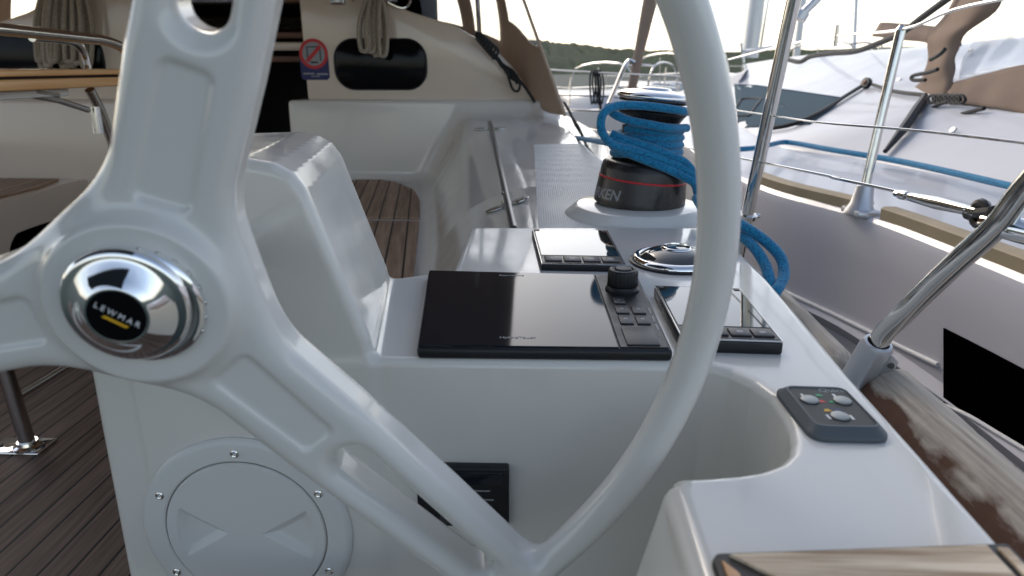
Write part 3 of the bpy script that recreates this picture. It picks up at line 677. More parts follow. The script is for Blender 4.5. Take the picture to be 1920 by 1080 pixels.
V = [(p[0], p[1], ZC+.0052) for p in o1]+[(p[0], p[1], ZT2) for p in o2]+[(p[0], p[1], ZT2) for p in rq(Q, .075, .009)]+[(p[0], p[1], ZT2-.002) for p in rq(Q, .085, .008)]
bm.free(); Fc = [(r_*n+k, r_*n+(k+1) % n, (r_+1)*n+(k+1) % n, (r_+1)*n+k) for r_ in range(3) for k in range(n)]
rawmesh('bezel', V, Fc, 'darkgrey', tp, 30)
bm = bmesh.new(); prism(bm, [(p[0], p[1], ZT2-.004) for p in rq(Q, .08, .008)], (0, 0, .0028)); fin(bm, 'face', 'panelface', tp)
zf = ZT2-.0011
for s_, t_ in ((.27, .62), (.74, .62), (.50, .27)):
    c_ = quadpt(Q, s_, t_); c_[2] = zf; bm = bmesh.new(); lathe(bm, [(.0080, 0), (.0079, .0016), (.0070, .0022), (0, .0022)], c_, (0, 0, 1), 28); fin(bm, 'push_button', 'buttonmetal', tp)
    bm = bmesh.new(); lathe(bm, [(.0090, .0), (.0089, .0005), (.0080, .0006)], c_, (0, 0, 1), 28); fin(bm, 'button_ring', 'black', tp)
ex = Q[1]-Q[0]; ex /= np.linalg.norm(ex); ey = np.array([-.12, 1, 0.]); ey /= np.linalg.norm(ey)
c_ = quadpt(Q, .72, .87); c_[2] = zf; text_mesh('Quick', .0105, 'greyprint', 'lettering', tp, c_, ex, ey, depth=.0001, shear=.2)
for s_, t_, dx, m_ in ((.42, .60, .0045, 'red'), (.60, .60, .0045, 'green'), (.47, .74, .004, 'green'), (.40, .40, .0035, 'yellow'), (.55, .41, .005, 'navy')):
    c_ = quadpt(Q, s_, t_); bm = bmesh.new(); prism(bm, [(c_[0]-dx, c_[1]-.002, zf), (c_[0]+dx, c_[1]-.002, zf), (c_[0]+dx*.4, c_[1]+.003, zf), (c_[0]-dx*.6, c_[1]+.002, zf)], (0, 0, .0003)); fin(bm, 'symbol', m_, tp)
for s_, t_ in ((.34, .26), (.66, .26), (.23, .72), (.70, .74)):
    c_ = quadpt(Q, s_, t_); bm = bmesh.new(); prism(bm, [(c_[0]-.0012, c_[1]-.004, zf), (c_[0]+.0012, c_[1]-.004, zf), (c_[0]+.0008, c_[1]+.004, zf), (c_[0]-.0016, c_[1]+.004, zf)], (0, 0, .0003)); fin(bm, 'symbol', 'white', tp)
# ================================================================= TEAK PAD on the aft shelf
pad = empty('teak_seat_pad', (.21, .3, ZC), 'weathered teak pad with black edging on the white shelf in the near corner', 'seat pad')
TL, TR = Pz(1340, 1053, ZC), Pz(1885, 1034, ZC)
bm = bmesh.new(); prism(bm, [(p[0], p[1], ZC-.0005) for p in (TL, TL+[-.004, -.006, 0], TL+[-.004, -.30, 0], (TR[0]-.003, TL[1]-.30, 0), TR)], (0, 0, .0085), .003, 2); fin(bm, 'backing', 'rubber', pad)
bl = lambda u, v: Pz(u, v, ZC+.008)
A, B = bl(1366, 1043), bl(1849, 1026); C_ = bl(1440, 1080)
bm = bmesh.new(); dirn = (C_-A)/(C_-A)[1]*-1
prism(bm, [(p[0], p[1], ZC+.006) for p in (A, A+dirn*.03*1.0, A+np.array([.035, -.25, 0]), (B[0]-.002, A[1]-.25, 0), B)], (0, 0, .0045), .001, 2); fin(bm, 'teak_panel', 'teakpad', pad)
bm = bmesh.new(); D_ = bl(1352, 1052); prism(bm, [(p[0], p[1], ZC+.006) for p in (D_, D_+[.008, -.012, 0], D_+[.030, -.25, 0], D_+[.001, -.25, 0])], (0, 0, .004), .001, 2); fin(bm, 'edge_strip', 'varnish', pad)
bm = bmesh.new(); prism(bm, [(p[0], p[1], ZC+.006) for p in ((B[0]+.006, B[1]-.001, 0), (B[0]+.004, B[1]-.25, 0), (B[0]+.011, B[1]-.25, 0), (B[0]+.013, B[1]-.002, 0))], (0, 0, .004), .001, 2); fin(bm, 'edge_strip', 'teakpad', pad)

# ================================================================= WINCH
WX, WYY, WZ = .245, 1.575, -.300
plinth_c = np.array([WX-.005, WYY-.02, 0])
bm = bmesh.new(); lathe(bm, [(.170, -.330), (.168, -.322), (.161, -.316), (.152, -.310), (.146, -.3025), (.138, -.3000), (.05, -.2995)], plinth_c, (0, 0, 1), 80); fin(bm, 'winch_plinth', 'gel', yacht, 60)
def vz(v, y): return Py(1205, v, y)[2]
WA = np.array([.085, 0, 1.])
winch = empty('winch', (WX, WYY, WZ), 'black based sheet winch with chrome top, wrapped in blue rope on the coaming', 'winch')
zb = vz(296, WYY-.08)           # top of the black base
bm = bmesh.new(); lathe(bm, [(.104, -.002), (.105, .004), (.1035, .012), (.1000, .050), (.0990, .055)], (WX, WYY, WZ), WA, 96); base = fin(bm, 'base', 'winchblack', winch, 40)
bm = bmesh.new(); lathe(bm, [(.0990, .0550), (.1000, .0560), (.0998, .0585), (.0985, .0595)], (WX, WYY, WZ), WA, 96); fin(bm, 'red_band', 'red', winch)
bm = bmesh.new(); lathe(bm, [(.0985, .0590), (.0970, .075), (.0940, .088), (.086, .0955), (.070, .098), (.062, .102), (.060, .15), (.062, .17)], (WX, WYY, WZ), WA, 96); fin(bm, 'drum', 'winchblack', winch, 50)
H = WZ
zc0 = vz(188, WYY-.06)-H          # cap underside height above base
bm = bmesh.new(); lathe(bm, [(.053, zc0-.065), (.060, zc0-.052), (.072, zc0-.034), (.076, zc0-.030), (.077, zc0-.026), (.060, zc0-.022), (.056, zc0-.016), (.058, zc0-.010), (.076, zc0-.006), (.078, zc0-.002), (.076, zc0)], (WX, WYY, WZ), WA, 80); fin(bm, 'self_tailing_jaw', 'winchblack', winch, 50)
bm = bmesh.new(); lathe(bm, [(.076, zc0-.001), (.0805, zc0+.002), (.0812, zc0+.006), (.0790, zc0+.011), (.070, zc0+.0160), (.048, zc0+.0195), (.036, zc0+.0205), (.034, zc0+.0245), (.029, zc0+.0258), (.016, zc0+.025), (.013, zc0+.012), (0, zc0+.012)], (WX, WYY, WZ), WA, 96); fin(bm, 'cap', 'chrome', winch, 50)
def wwarp(x, y, z):
    a_ = math.radians(-161)+x/.100; r_ = .1033-(y)*.072+z; return (WX+.085*(.03+y)+r_*math.cos(a_), WYY+r_*math.sin(a_), WZ+.028+y)
text_mesh('HARKEN', .032, 'greyprint', 'lettering', base, (0, 0, 0), (1, 0, 0), (0, 1, 0), depth=.0002, warp=wwarp, shear=.2, bold=.0006)
# ---- blue sheet: lead, wraps, self-tailer loop, tail over the console edge
def cyl(a_deg, r_, z_): a_ = math.radians(a_deg); return np.array([WX+.085*z_+r_*math.cos(a_), WYY+r_*math.sin(a_), WZ+z_])
pts = []
RR = .0090
lead0 = Pz(1060, 255, -.235); lead1 = np.array([.16, 2.3, -.225])
start = Py(1075, 262, 2.9)
pts += [Py(1078, 258, 2.8), Py(1115, 264, 2.3), Py(1150, 270, 1.9), cyl(120, .078, .104)]
turns = 3.7; n = 150
for k in range(n+1):
    t_ = k/n; a_ = 108-360*turns*t_
    z_ = .103+.066*t_**.95; tilt_ = .010*math.cos(math.radians(a_+50))*(1-t_)
    r_ = .0700+.0012*math.sin(a_*.031)+(.006*(1-t_)**3)
    pts.append(cyl(a_, r_, z_+tilt_))
bmr = bmesh.new(); tube(bmr, pts[:3]+pts[3:], RR, 12)
# outer wraps: lower slanting bights running to the right and away
def px3(l): return [Py(u, v, y) for u, v, y in l]
loop = px3([(1165, 232, 1.49), (1140, 243, 1.47), (1131, 222, 1.46), (1134, 200, 1.465), (1152, 190, 1.475), (1185, 192, 1.49), (1230, 199, 1.488), (1275, 206, 1.50), (1292, 206, 1.54)])
loop = px3([(1230, 296, 1.485), (1190, 283, 1.48), (1150, 272, 1.47), (1130, 250, 1.455), (1127, 226, 1.455), (1136, 208, 1.462), (1160, 198, 1.475), (1200, 198, 1.484), (1240, 202, 1.487), (1280, 208, 1.505), (1297, 210, 1.56)])
tube(bmr, loop, RR*1.0, 12, smooth=6)
for off, dd in ((0, 0), (14, .004), (27, .008)):
    l = px3([(1146, 251+off*.75, 1.50-dd), (1170, 262+off*.8, 1.492-dd), (1215, 275+off, 1.490-dd), (1255, 291+off, 1.490-dd), (1285, 306+off, 1.495-dd), (1302, 330+off*.5, 1.50-dd), (1309, 365, 1.505)])
    tube(bmr, l, RR*1.08, 12, smooth=6)
tube(bmr, px3([(1140, 200, 1.53), (1152, 214, 1.50), (1180, 226, 1.493), (1215, 233, 1.485), (1255, 240, 1.49), (1288, 240, 1.54)]), RR*1.0, 12, smooth=6)
rope = fin(bmr, 'blue_sheet', 'blue', None, 80); tag(rope, 'blue braided rope wrapped round the winch, running forward along the deck edge', 'rope')
bmr = bmesh.new()
for l in ([(1306, 372, 1.42), (1325, 398, 1.34), (1360, 408, 1.29), (1390, 422, 1.25), (1430, 448, 1.22), (1462, 480, 1.19), (1470, 512, 1.16), (1462, 535, 1.13), (1452, 552, 1.11), (1440, 600, 1.10)],
          [(1330, 412, 1.36), (1365, 430, 1.29), (1390, 442, 1.25), (1415, 465, 1.21), (1434, 495, 1.18), (1442, 522, 1.15), (1448, 560, 1.12), (1440, 610, 1.10)]):
    tube(bmr, px3(l), .0100, 12, smooth=6)
o = fin(bmr, 'rope_tail', 'blue', None, 80); tag(o, 'two looped blue rope bights hanging over the console edge behind the wheel rim', 'rope')

# ================================================================= GRAB ROD with two pad eyes on the coaming
def onc(u, v, lift=0.):
    l, n_ = hit(CB, u, v); return l+n_*lift, n_
lo_, nlo = onc(952, 386); up_, nup = onc(919, 243)
rod = empty('strut_rod', tuple(lo_), 'thin dark rod lying between two chrome fittings on the inner side of the coaming', 'rod')
end_ = Pz(963, 433, -.335)
bm = bmesh.new(); tube(bm, [up_+nup*.03, end_+np.array([0, 0, .004])], .0085, 14); fin(bm, 'tube', 'gun', rod)
for (c_, n_, s_) in ((lo_, nlo, 1.35), (up_, nup, 1.5)):
    ex = np.array([1., -.05, 0]); ex -= n_*(ex@n_); ex /= np.linalg.norm(ex); ey = np.cross(n_, ex)
    bm = bmesh.new()
    for sgn in (-1, 1):
        ring = [c_+ex*(sgn*.024*s_+.020*s_*math.cos(a_))+ey*(.014*s_*math.sin(a_)) for a_ in np.linspace(0, 2*math.pi, 25)[:-1]]
        prism(bm, ring, n_*.006, .002, 2)
    prism(bm, [c_+ex*.012+ey*.01, c_+ex*.012-ey*.01, c_-ex*.012-ey*.01, c_-ex*.012+ey*.01], n_*.016, .003, 2)
    tube(bm, [c_+n_*.012+ey*.016*s_, c_+n_*.034, c_+n_*.012-ey*.016*s_], .0045, 10, smooth=5)
    fx = fin(bm, 'pad_eye', 'darksteel', rod, 40)
    for sgn in (-1, 1):
        for s2 in (-.3, .5):
            bm = bmesh.new(); lathe(bm, [(.0042, .0035), (.0038, .006), (0, .0064)], c_+ex*(sgn*.024*s_+s2*.018*sgn)+ey*.003, n_, 14); fin(bm, 'bolt', 'winchblack', fx)

# ================================================================= STICKER
a_ = Py(557, 72, YB-.0065); b_ = Py(619, 150, YB-.0065)
sc_ = np.array([(a_[0]+b_[0])/2, YB, 0]); R0 = (b_[0]-a_[0])/2*.97; zt = a_[2]; zc_ = zt-R0
st_ = empty('warning_sticker', (sc_[0], YB, zc_), 'round red and white prohibition sticker with a blue foot beside the dark window', 'sticker')
def disc(r, cx, cz, n=48): return [(cx+r*math.cos(k*2*math.pi/n), YB-.0125, cz+r*math.sin(k*2*math.pi/n)) for k in range(n)]
def shp(name, pts, d, m):
    bm = bmesh.new(); prism(bm, [(p[0], YB-.0008-d, p[2]) for p in pts], (0, .0007, 0)); return fin(bm, name, m, st_)
shp('backing', [(sc_[0]-R0, 0, zc_-.01), (sc_[0]-R0, 0, b_[2]+.012), (sc_[0]-R0+.012, 0, b_[2]), (sc_[0]+R0-.012, 0, b_[2]), (sc_[0]+R0, 0, b_[2]+.012), (sc_[0]+R0, 0, zc_-.01)], 0, 'navy')
shp('white_disc', disc(R0, sc_[0], zc_), .0008, 'greyprint'); 
bm = bmesh.new(); n = 64
V = []; Fc = []
for k in range(n):
    c, s = math.cos(k*2*math.pi/n), math.sin(k*2*math.pi/n)
    V += [(sc_[0]+R0*c, YB-.0020, zc_+R0*s), (sc_[0]+R0*.78*c, YB-.0020, zc_+R0*.78*s), (sc_[0]+R0*.78*c, YB-.0016, zc_+R0*.78*s), (sc_[0]+R0*c, YB-.0016, zc_+R0*s)]
for k in range(n):
    k2 = (k+1) % n
    for q_ in range(4): Fc.append((k*4+q_, k*4+(q_+1) % 4, k2*4+(q_+1) % 4, k2*4+q_))
bm.free(); rawmesh('red_ring', V, Fc, 'red', st_)
d_ = R0*.70; w_ = R0*.09
cR = (sc_[0], zc_)
shp('red_bar', [(cR[0]-d_*.72-w_, 0, cR[1]-d_*.72+w_), (cR[0]-d_*.72+w_, 0, cR[1]-d_*.72-w_), (cR[0]+d_*.72+w_, 0, cR[1]+d_*.72-w_), (cR[0]+d_*.72-w_, 0, cR[1]+d_*.72+w_)], .0018, 'red')
for x0_, x1_, z0_, z1_ in ((-.48, -.40, -.45, .42), (.42, .50, -.45, .42), (-.48, .50, .42, .49), (-.25, .25, -.62, -.50)):
    shp('symbol', [(cR[0]+x0_*R0, 0, cR[1]+z0_*R0), (cR[0]+x1_*R0, 0, cR[1]+z0_*R0), (cR[0]+x1_*R0, 0, cR[1]+z1_*R0), (cR[0]+x0_*R0, 0, cR[1]+z1_*R0)], .0012, 'black')
for x0_, x1_, z0_, z1_ in ((-.85, -.05, -1.36, -1.26), (.1, .88, -1.40, -1.28), (-.3, .3, -1.52, -1.46)):
    shp('printed_line', [(cR[0]+x0_*R0, 0, cR[1]+z0_*R0), (cR[0]+x1_*R0, 0, cR[1]+z0_*R0), (cR[0]+x1_*R0, 0, cR[1]+z1_*R0), (cR[0]+x0_*R0, 0, cR[1]+z1_*R0)], .0008, 'greyprint')
# ================================================================= ROPE COILS
def coil(u0, u1, vtop, vbot, y, n, m, lab, cat, grp=None, rr=.009, name='rope_coil'):
    bm = bmesh.new(); rnd = random.Random(u0)
    for k in range(n):
        t_ = (k+.5)/n; u = u0+(u1-u0)*t_; vb = vbot-rnd.uniform(0, 16); wid = rnd.uniform(9, 20)*(1 if u1 > u0 else -1); dy = rnd.uniform(-.035, .015)
        ut = (u0+u1)/2+(u-(u0+u1)/2)*.55
        yy = y+dy
        tube(bm, [Py(ut+rnd.uniform(-3, 3), vtop, yy), Py(u-wid*.5, (vtop+vbot)/2, yy-.01), Py(u-wid*.4, vb-8, yy), Py(u, vb, yy-.006), Py(u+wid*.5, vb-9, yy), Py(u+wid*.55, (vtop+vbot)/2, yy+.01), Py(ut+rnd.uniform(-3, 3), vtop-10, yy)], rr, 8, smooth=5)
    o = fin(bm, name, m, None, 80); tag(o, lab, cat, grp); return o
coil(680, 720, -20, 106, YB-.055, 9, 'beige', 'beige rope coil hanging over the dark cabin window right of the sticker', 'rope')
coil(70, 165, -60, 128, YB-.06, 12, 'beige', 'dark shaded rope coil hanging above the table rail at the far left', 'rope', rr=.011)
# cam cleats / shackles on the coachroof edge
fit = empty('deck_clutch', tuple(Py(650, 6, YB)), 'small metal rope clutch on the cabin top above the sticker', 'rope clutch')
bm = bmesh.new(); c_ = Py(655, -6, YB-.01)
box(bm, c_[0]-.09, c_[0]-.02, YB-.03, YB+.05, c_[2]-.035, c_[2]+.05, .01); fin(bm, 'body', 'steel', fit)
bm = bmesh.new(); c2 = Py(745, -2, YB-.01); tube(bm, [c_+[.02, -.02, -.02], c_+[.06, -.03, .03], c2+[.0, -.02, -.035], c2+[.05, -.02, -.03], c2+[.07, -.01, .02]], .006, 8, smooth=5); fin(bm, 'bail', 'steel', fit)
# black cord running down the bulkhead edge
bm = bmesh.new()
crd = [(895, 66, 3.33), (905, 78, 3.31), (918, 92, 3.30), (930, 108, 3.30), (945, 125, 3.29), (960, 140, 3.29), (975, 152, 3.28), (990, 172, 3.27), (1003, 192, 3.26)]
for j in range(3): tube(bm, [Py(u+random.uniform(-5, 5), v+random.uniform(-6, 6), y) for u, v, y in crd[:7]], .009, 8, smooth=5)
tube(bm, px3(crd), .007, 8, smooth=5)
tube(bm, px3([(950, 130, 3.28), (955, 150, 3.27), (962, 168, 3.27), (972, 170, 3.27), (975, 155, 3.27), (968, 140, 3.28)]), .006, 8, smooth=6)
for j in range(6): u = 897+j*5; tube(bm, px3([(u, 62+j*4, 3.33), (u+12, 70+j*5, 3.30), (u+4, 80+j*6, 3.29), (u-3, 72+j*5, 3.32)]), .006, 8, True, 5)
o = fin(bm, 'lashing_cord', 'blackrope', None, 80); tag(o, 'black lashing cord bundled along the curved cabin edge under the sprayhood', 'rope')
bm = bmesh.new(); tube(bm, px3([(1058, 192, 3.15), (1068, 210, 3.1), (1078, 232, 3.05), (1092, 255, 3.0), (1100, 275, 2.9), (1112, 290, 2.85)]), .006, 8, smooth=5)
tube(bm, px3([(1060, 196, 3.15), (1072, 218, 3.08), (1086, 240, 3.0), (1104, 282, 2.9)]), .005, 8, smooth=5)
o = fin(bm, 'hood_strap', 'blackrope', None, 80); tag(o, 'black strap pulled from the foot of the sprayhood down to the deck edge', 'strap')
# ================================================================= SPRAYHOOD
hood = empty('sprayhood', (CL, 3.8, .2), 'tan canvas sprayhood with clear windows over the cabin entrance', 'sprayhood')
# bottom curve (aft stb -> front -> centre) and top curve
Bc = [Py(1060, 218, 3.10), Py(1012, 202, 3.30), Py(955, 138, 3.62), (-.34, 4.15, .08), (-.62, 4.55, .17), (-1.05, 4.68, .215), (CL, 4.70, .225)]
Tc = [np.array([-.085, 3.10, .36]), np.array([-.13, 3.35, .40]), np.array([-.20, 3.72, .47]), np.array([-.42, 4.02, .53]), np.array([-.75, 4.2, .575]), np.array([-1.1, 4.28, .60]), np.array([CL, 4.30, .61])]
Bs = cr(Bc, 10); Ts = cr(Tc, 10); nU = len(Bs); nV = 16
def hp(i, j):
    t_ = j/nV; b_ = Bs[i]; a_ = Ts[i]; p = b_*(1-t_)+a_*t_; bul = math.sin(t_*math.pi)*.03*min(1, i/12); d = p-np.array([CL, 3.4, 0]); d[2] = 0; d /= np.linalg.norm(d); return p+d*bul
def mir(p): return np.array([2*CL-p[0], p[1], p[2]])
def isw(i, j):
    return (.1 <= i/10 < 2.0 and 8 <= j < 15) or (2.3 <= i/10 < 3.0 and 4 <= j < 15) or (3.3 <= i/10 <= 5.7 and 4 <= j < 14)
for sd_ in (0, 1):
    for nm, mt_, test in (('canvas_side', 'canvas', False), ('clear_window', 'vinyl', True)):
        V = []; Fc = []
        for i in range(nU):
            for j in range(nV+1): p = hp(i, j); V.append(mir(p) if sd_ else p)
        for i in range(nU-1):
            for j in range(nV):
                if isw(i, j) == test: q = i*(nV+1)+j; Fc.append((q, q+1, q+nV+2, q+nV+1))
        used = sorted({k for f_ in Fc for k in f_}); mp_ = {k: n_ for n_, k in enumerate(used)}
        o = rawmesh(nm, [V[k] for k in used], [[mp_[k] for k in f_] for f_ in Fc], mt_, hood, 80)
        sm = o.modifiers.new('thickness', 'SOLIDIFY'); sm.thickness = .004 if not test else .0015
# hood roof, carried aft out of view to shade the bulkhead
V = []; Fc = []; nR = 12
for i in range(nU):
    for k in range(nR+1):
        t_ = k/nR; a_ = Ts[i]; e_ = np.array([a_[0]*1.0, 1.55, .50+.35*(1-((a_[0]-CL)/1.4)**2)]); p = a_*(1-t_)+e_*t_; p[2] += .02*math.sin(t_*math.pi); V.append(p)
for i in range(nU-1):
    for k in range(nR): q = i*(nR+1)+k; Fc.append((q, q+1, q+nR+2, q+nR+1))
nv = len(V); V += [mir(p) for p in V]; Fc += [tuple(k+nv for k in f_) for f_ in Fc]
o = rawmesh('extended_roof', V, Fc, 'canvas', hood, 80); sm = o.modifiers.new('thickness', 'SOLIDIFY'); sm.thickness = .004
bm = bmesh.new(); tube(bm, [Py(899, 66, 3.5), Py(897, 30, 3.45), Py(893, -30, 3.4), Py(885, -90, 3.35)], .011, 12, smooth=4)
fin(bm, 'frame_bow', 'steel', hood)
# bimini over the helm, added out of view for its shade and reflections
bim = empty('shadecloth', (CL, .2, 1.1), 'blue grey bimini added out of view to shade the cockpit', 'awning')
V = []; Fc = []
for i in range(25):
    for j in range(13):
        x_ = -3.0+i*(2.86/24); y_ = -1.3+j*(2.6/12); V.append((x_, y_, .78+.30*(1-((x_-CL)/1.55)**2)-.03*abs(math.sin(j*math.pi/4))))
for i in range(24):
    for j in range(12): q = i*13+j; Fc.append((q, q+13, q+14, q+1))
o = rawmesh('added_cloth', V, Fc, 'greycanvas', bim, 80); sm = o.modifiers.new('thickness', 'SOLIDIFY'); sm.thickness = .004
for y_ in (-1.3, 0, 1.3):
    bm = bmesh.new(); tube(bm, [(x_, y_, .77+.30*(1-((x_-CL)/1.55)**2)) for x_ in np.linspace(-3.0, -.14, 15)], .012, 10); fin(bm, 'frame_bow', 'steel', bim)
bm = bmesh.new(); edge = [hp(0, j) for j in range(nV+1)]; tube(bm, edge, .007, 8); fin(bm, 'hem', 'canvas', hood)

# ================================================================= COCKPIT TABLE
tab = empty('cockpit_table', (-1.35, 1.75, -.97), 'folding cockpit table with varnished wood leaves and a steel grab rail, left of the helm', 'table')
XT = -1.14
for z0_, z1_, m_, x0_ in ((-.022, -.007, 'varnish', XT), (-.052, -.028, 'varnish', XT+.004)):
    bm = bmesh.new(); box(bm, -1.80, x0_, .7, 2.10, z0_, z1_, .005); fin(bm, 'tabletop', m_, tab)
bm = bmesh.new(); box(bm, -1.75, XT-.03, .8, 2.06, -.029, -.021); fin(bm, 'gap_shade', 'interior', tab)  # dark filler paints the shade between the two leaves
z_r = .083
bm = bmesh.new(); tube(bm, [(XT-.02, .7, .083), (XT-.02, 1.3, .081), (XT-.02, 1.80, .070), (XT-.02, 1.93, .064), (XT-.018, 2.005, .045), (XT-.02, 2.03, .01), (XT-.02, 2.03, -.02)], .0135, 16, smooth=6); fin(bm, 'grab_rail', 'steel', tab)
bm = bmesh.new(); tube(bm, [Px(60, 70, -1.40), Px(110, 74, -1.40), Px(142, 82, -1.40), Px(158, 100, -1.40), Px(166, 130, -1.40)], .012, 14, smooth=6); fin(bm, 'grab_rail', 'steel', tab)
# brackets under the leaf and leaning leg
bm = bmesh.new(); box(bm, -1.50, XT-.05, .9, 1.78, -.072, -.054, .003); fin(bm, 'folding_bracket', 'gel', tab)
bm = bmesh.new(); l0 = Px(0, 176, XT-.06); tube(bm, [l0, Px(60, 178, XT-.06), Px(110, 188, XT-.06), Px(165, 206, XT-.06)], .008, 10); tube(bm, [Px(60, 172, XT-.06), Px(105, 178, XT-.06)], .011, 10); fin(bm, 'support_arm', 'steel', tab)
bm = bmesh.new(); tube(bm, [Px(168, 168, XT-.08), Px(190, 210, XT-.08), Px(222, 300, XT-.08), Px(300, 520, XT-.08)], .013, 14); tube(bm, [Px(178, 200, XT-.06), Px(186, 250, XT-.06)], .014, 12); fin(bm, 'leg', 'steel', tab)
# floor stand
fp = Pz(55, 843, -.97); a_ = Py(4, 676, fp[1])
bm = bmesh.new(); d_ = (a_-fp); tube(bm, [fp+[0, 0, .01], fp+d_, fp+d_*(.90/d_[2])], .019, 18); leg = fin(bm, 'leg', 'steel', tab)
bm = bmesh.new(); box(bm, fp[0]-.10, fp[0]+.045, fp[1]-.03, fp[1]+.05, -.970, -.962, .004); lathe(bm, [(.034, 0), (.034, .008), (.026, .012), (.024, .02), (.0, .02)], (fp[0], fp[1], -.963), (0, 0, 1), 30); fin(bm, 'foot_plate', 'chrome', leg)
for dx in (-.08, .035):
    bm = bmesh.new(); lathe(bm, [(.006, 0), (.006, .004), (0, .005)], (fp[0]+dx, fp[1]+.005, -.962), (0, 0, 1), 12); fin(bm, 'bolt', 'winchblack', leg)
ft = [Px(18, 752, -1.42), Px(80, 716, -1.50), Px(140, 678, -1.58), Px(200, 640, -1.66)]
bm = bmesh.new(); tube(bm, [Py(20, 752, fp[1]+.02), Py(80, 716, fp[1]+.18), Py(140, 678, fp[1]+.34), Py(200, 640, fp[1]+.5)], .011, 14); fin(bm, 'foot_bar', 'steel', tab)
bm = bmesh.new(); tube(bm, [Py(10, 690, fp[1]+.12), Py(60, 662, fp[1]+.28)], .009, 12); fin(bm, 'foot_bar', 'steel', tab)

# ================================================================= OWN STANCHION AND PUSHPIT
s0 = Px(1401, 405, .45); s1 = Px(1488, 0, .47); s2 = s0+(s1-s0)*1.5; s00 = s0+(s0-s1)*.35
stn = empty('guard_stanchion', tuple(s00), 'steel stanchion standing behind the wheel rim, nearest upright tube right of the winch', 'stanchion')
bm = bmesh.new(); tube(bm, [s00, s2], .0130, 18); fin(bm, 'tube', 'steel', stn)
bm = bmesh.new(); ax_ = (s1-s0)/np.linalg.norm(s1-s0); lathe(bm, [(.0131, -.006), (.020, -.005), (.021, .004), (.0131, .006)], s0, ax_, 24); tube(bm, [s0+np.array([-.024, 0, .0]), s0+np.array([.026, .0, .0])], .005, 10); fin(bm, 'clamp', 'steel', stn)
bm = bmesh.new(); lathe(bm, [(.035, 0), (.035, .008), (.022, .02), (.018, .12), (.0, .12)], s00-[0, 0, .02], (0, 0, 1), 24); fin(bm, 'foot', 'alu', stn)
pp = empty('pushpit_rail', tuple(Px(1625, 700, .45)), 'curved steel pushpit rail rising from a clamped socket at the near deck edge', 'rail')
bm = bmesh.new(); A_ = [Px(1640, 665, .45), Px(1655, 628, .455), Px(1690, 592, .46), Px(1740, 542, .47), Px(1800, 486, .475), Px(1870, 422, .48), Px(1925, 352, .485), Px(2040, 225, .49)]
tube(bm, A_, .0128, 20, smooth=6); fin(bm, 'tube', 'steel', pp)
bm = bmesh.new(); tube(bm, [Px(1850, 420, .48), Px(1880, 424, .485), Px(1925, 436, .50), Px(2060, 470, .55)], .0125, 18, smooth=6); fin(bm, 'cross_tube', 'chrome', pp)
b0 = Px(1608, 712, .445); b1 = Px(1640, 655, .45); ax_ = (b1-b0); L_ = np.linalg.norm(ax_); ax_ /= L_
bm = bmesh.new(); lathe(bm, [(.030, -.02), (.026, -.01), (.0215, .004), (.0205, L_+.006), (.0175, L_+.012), (.0140, L_+.013)], b0, ax_, 32)
s_ = np.cross(ax_, [0, 1, 0]); s_ /= np.linalg.norm(s_)
fin(bm, 'socket', 'alu', pp, 40)
bm = bmesh.new(); k_ = b0+ax_*L_*.45
prism(bm, [k_-s_*.030-ax_*.035+[0, -.016, 0], k_-s_*.012-ax_*.035+[0, -.019, 0], k_-s_*.012+ax_*.035+[0, -.019, 0], k_-s_*.030+ax_*.02+[0, -.016, 0]], (0, .03, 0), .003, 2); fl = fin(bm, 'clamp_flange', 'alu', pp)
for q_ in (-.02, .015):
    bm = bmesh.new(); lathe(bm, [(.0042, 0), (.004, .003), (0, .0032)], k_-s_*.019+ax_*q_+np.array([0, -.018, 0]), (-.2, -1, .2), 14); fin(bm, 'bolt', 'winchblack', fl)
bm = bmesh.new(); lathe(bm, [(.045, 0), (.045, .006), (.03, .010), (0, .010)], (b0[0], b0[1], b0[2]-.022), (0, 0, 1), 28); fin(bm, 'foot_plate', 'steel', pp)
# lifeline with turnbuckle
XL = .47
bm = bmesh.new(); lf = empty('lower_lifeline', tuple(Px(1700, 364, XL)), 'lower wire lifeline with a long turnbuckle clipped to the curved rail', 'lifeline')
tube(bm, [Px(1100, 240, .30), Px(1440, 307, .455), Px(1560, 333, .46), Px(1690, 361, XL), Px(1845, 402, .478)], .0022, 8, smooth=4); fin(bm, 'wire', 'steel', lf)
bm = bmesh.new(); a_, b_ = Px(1680, 368, XL), Px(1822, 396, .477); a_ = Px(1702, 368, XL); dd = b_-a_
tube(bm, [a_+dd*t_ for t_ in (0, .03, .05, .12, .5, .88, .95, .97, 1)], [.003, .003, .0055, .0058, .0075, .0058, .0055, .003, .003], 14); fin(bm, 'turnbuckle', 'steel', lf)
bm = bmesh.new(); tube(bm, [a_-dd*.22, a_-dd*.06], .0042, 10); lathe(bm, [(.006, -.008), (.006, .006), (0, .006)], a_-dd*.06, dd, 12); fin(bm, 'swage_fitting', 'steel', lf)
bm = bmesh.new(); lathe(bm, [(.0065, -.006), (.0065, .006), (0, .006)], b_+dd*.03, dd, 12); fin(bm, 'lock_nut', 'steel', lf)
bm = bmesh.new(); c_ = Px(1838, 401, .478); tube(bm, [c_+np.array([.0, .012*math.cos(t_), .012*math.sin(t_)]) for t_ in np.linspace(0, 2*math.pi, 14)[:-1]], .005, 8, True); tube(bm, [c_+[0, -.02, 0.006], c_+[0, .02, -.004]], .007, 8); fin(bm, 'shackle', 'winchblack', lf)
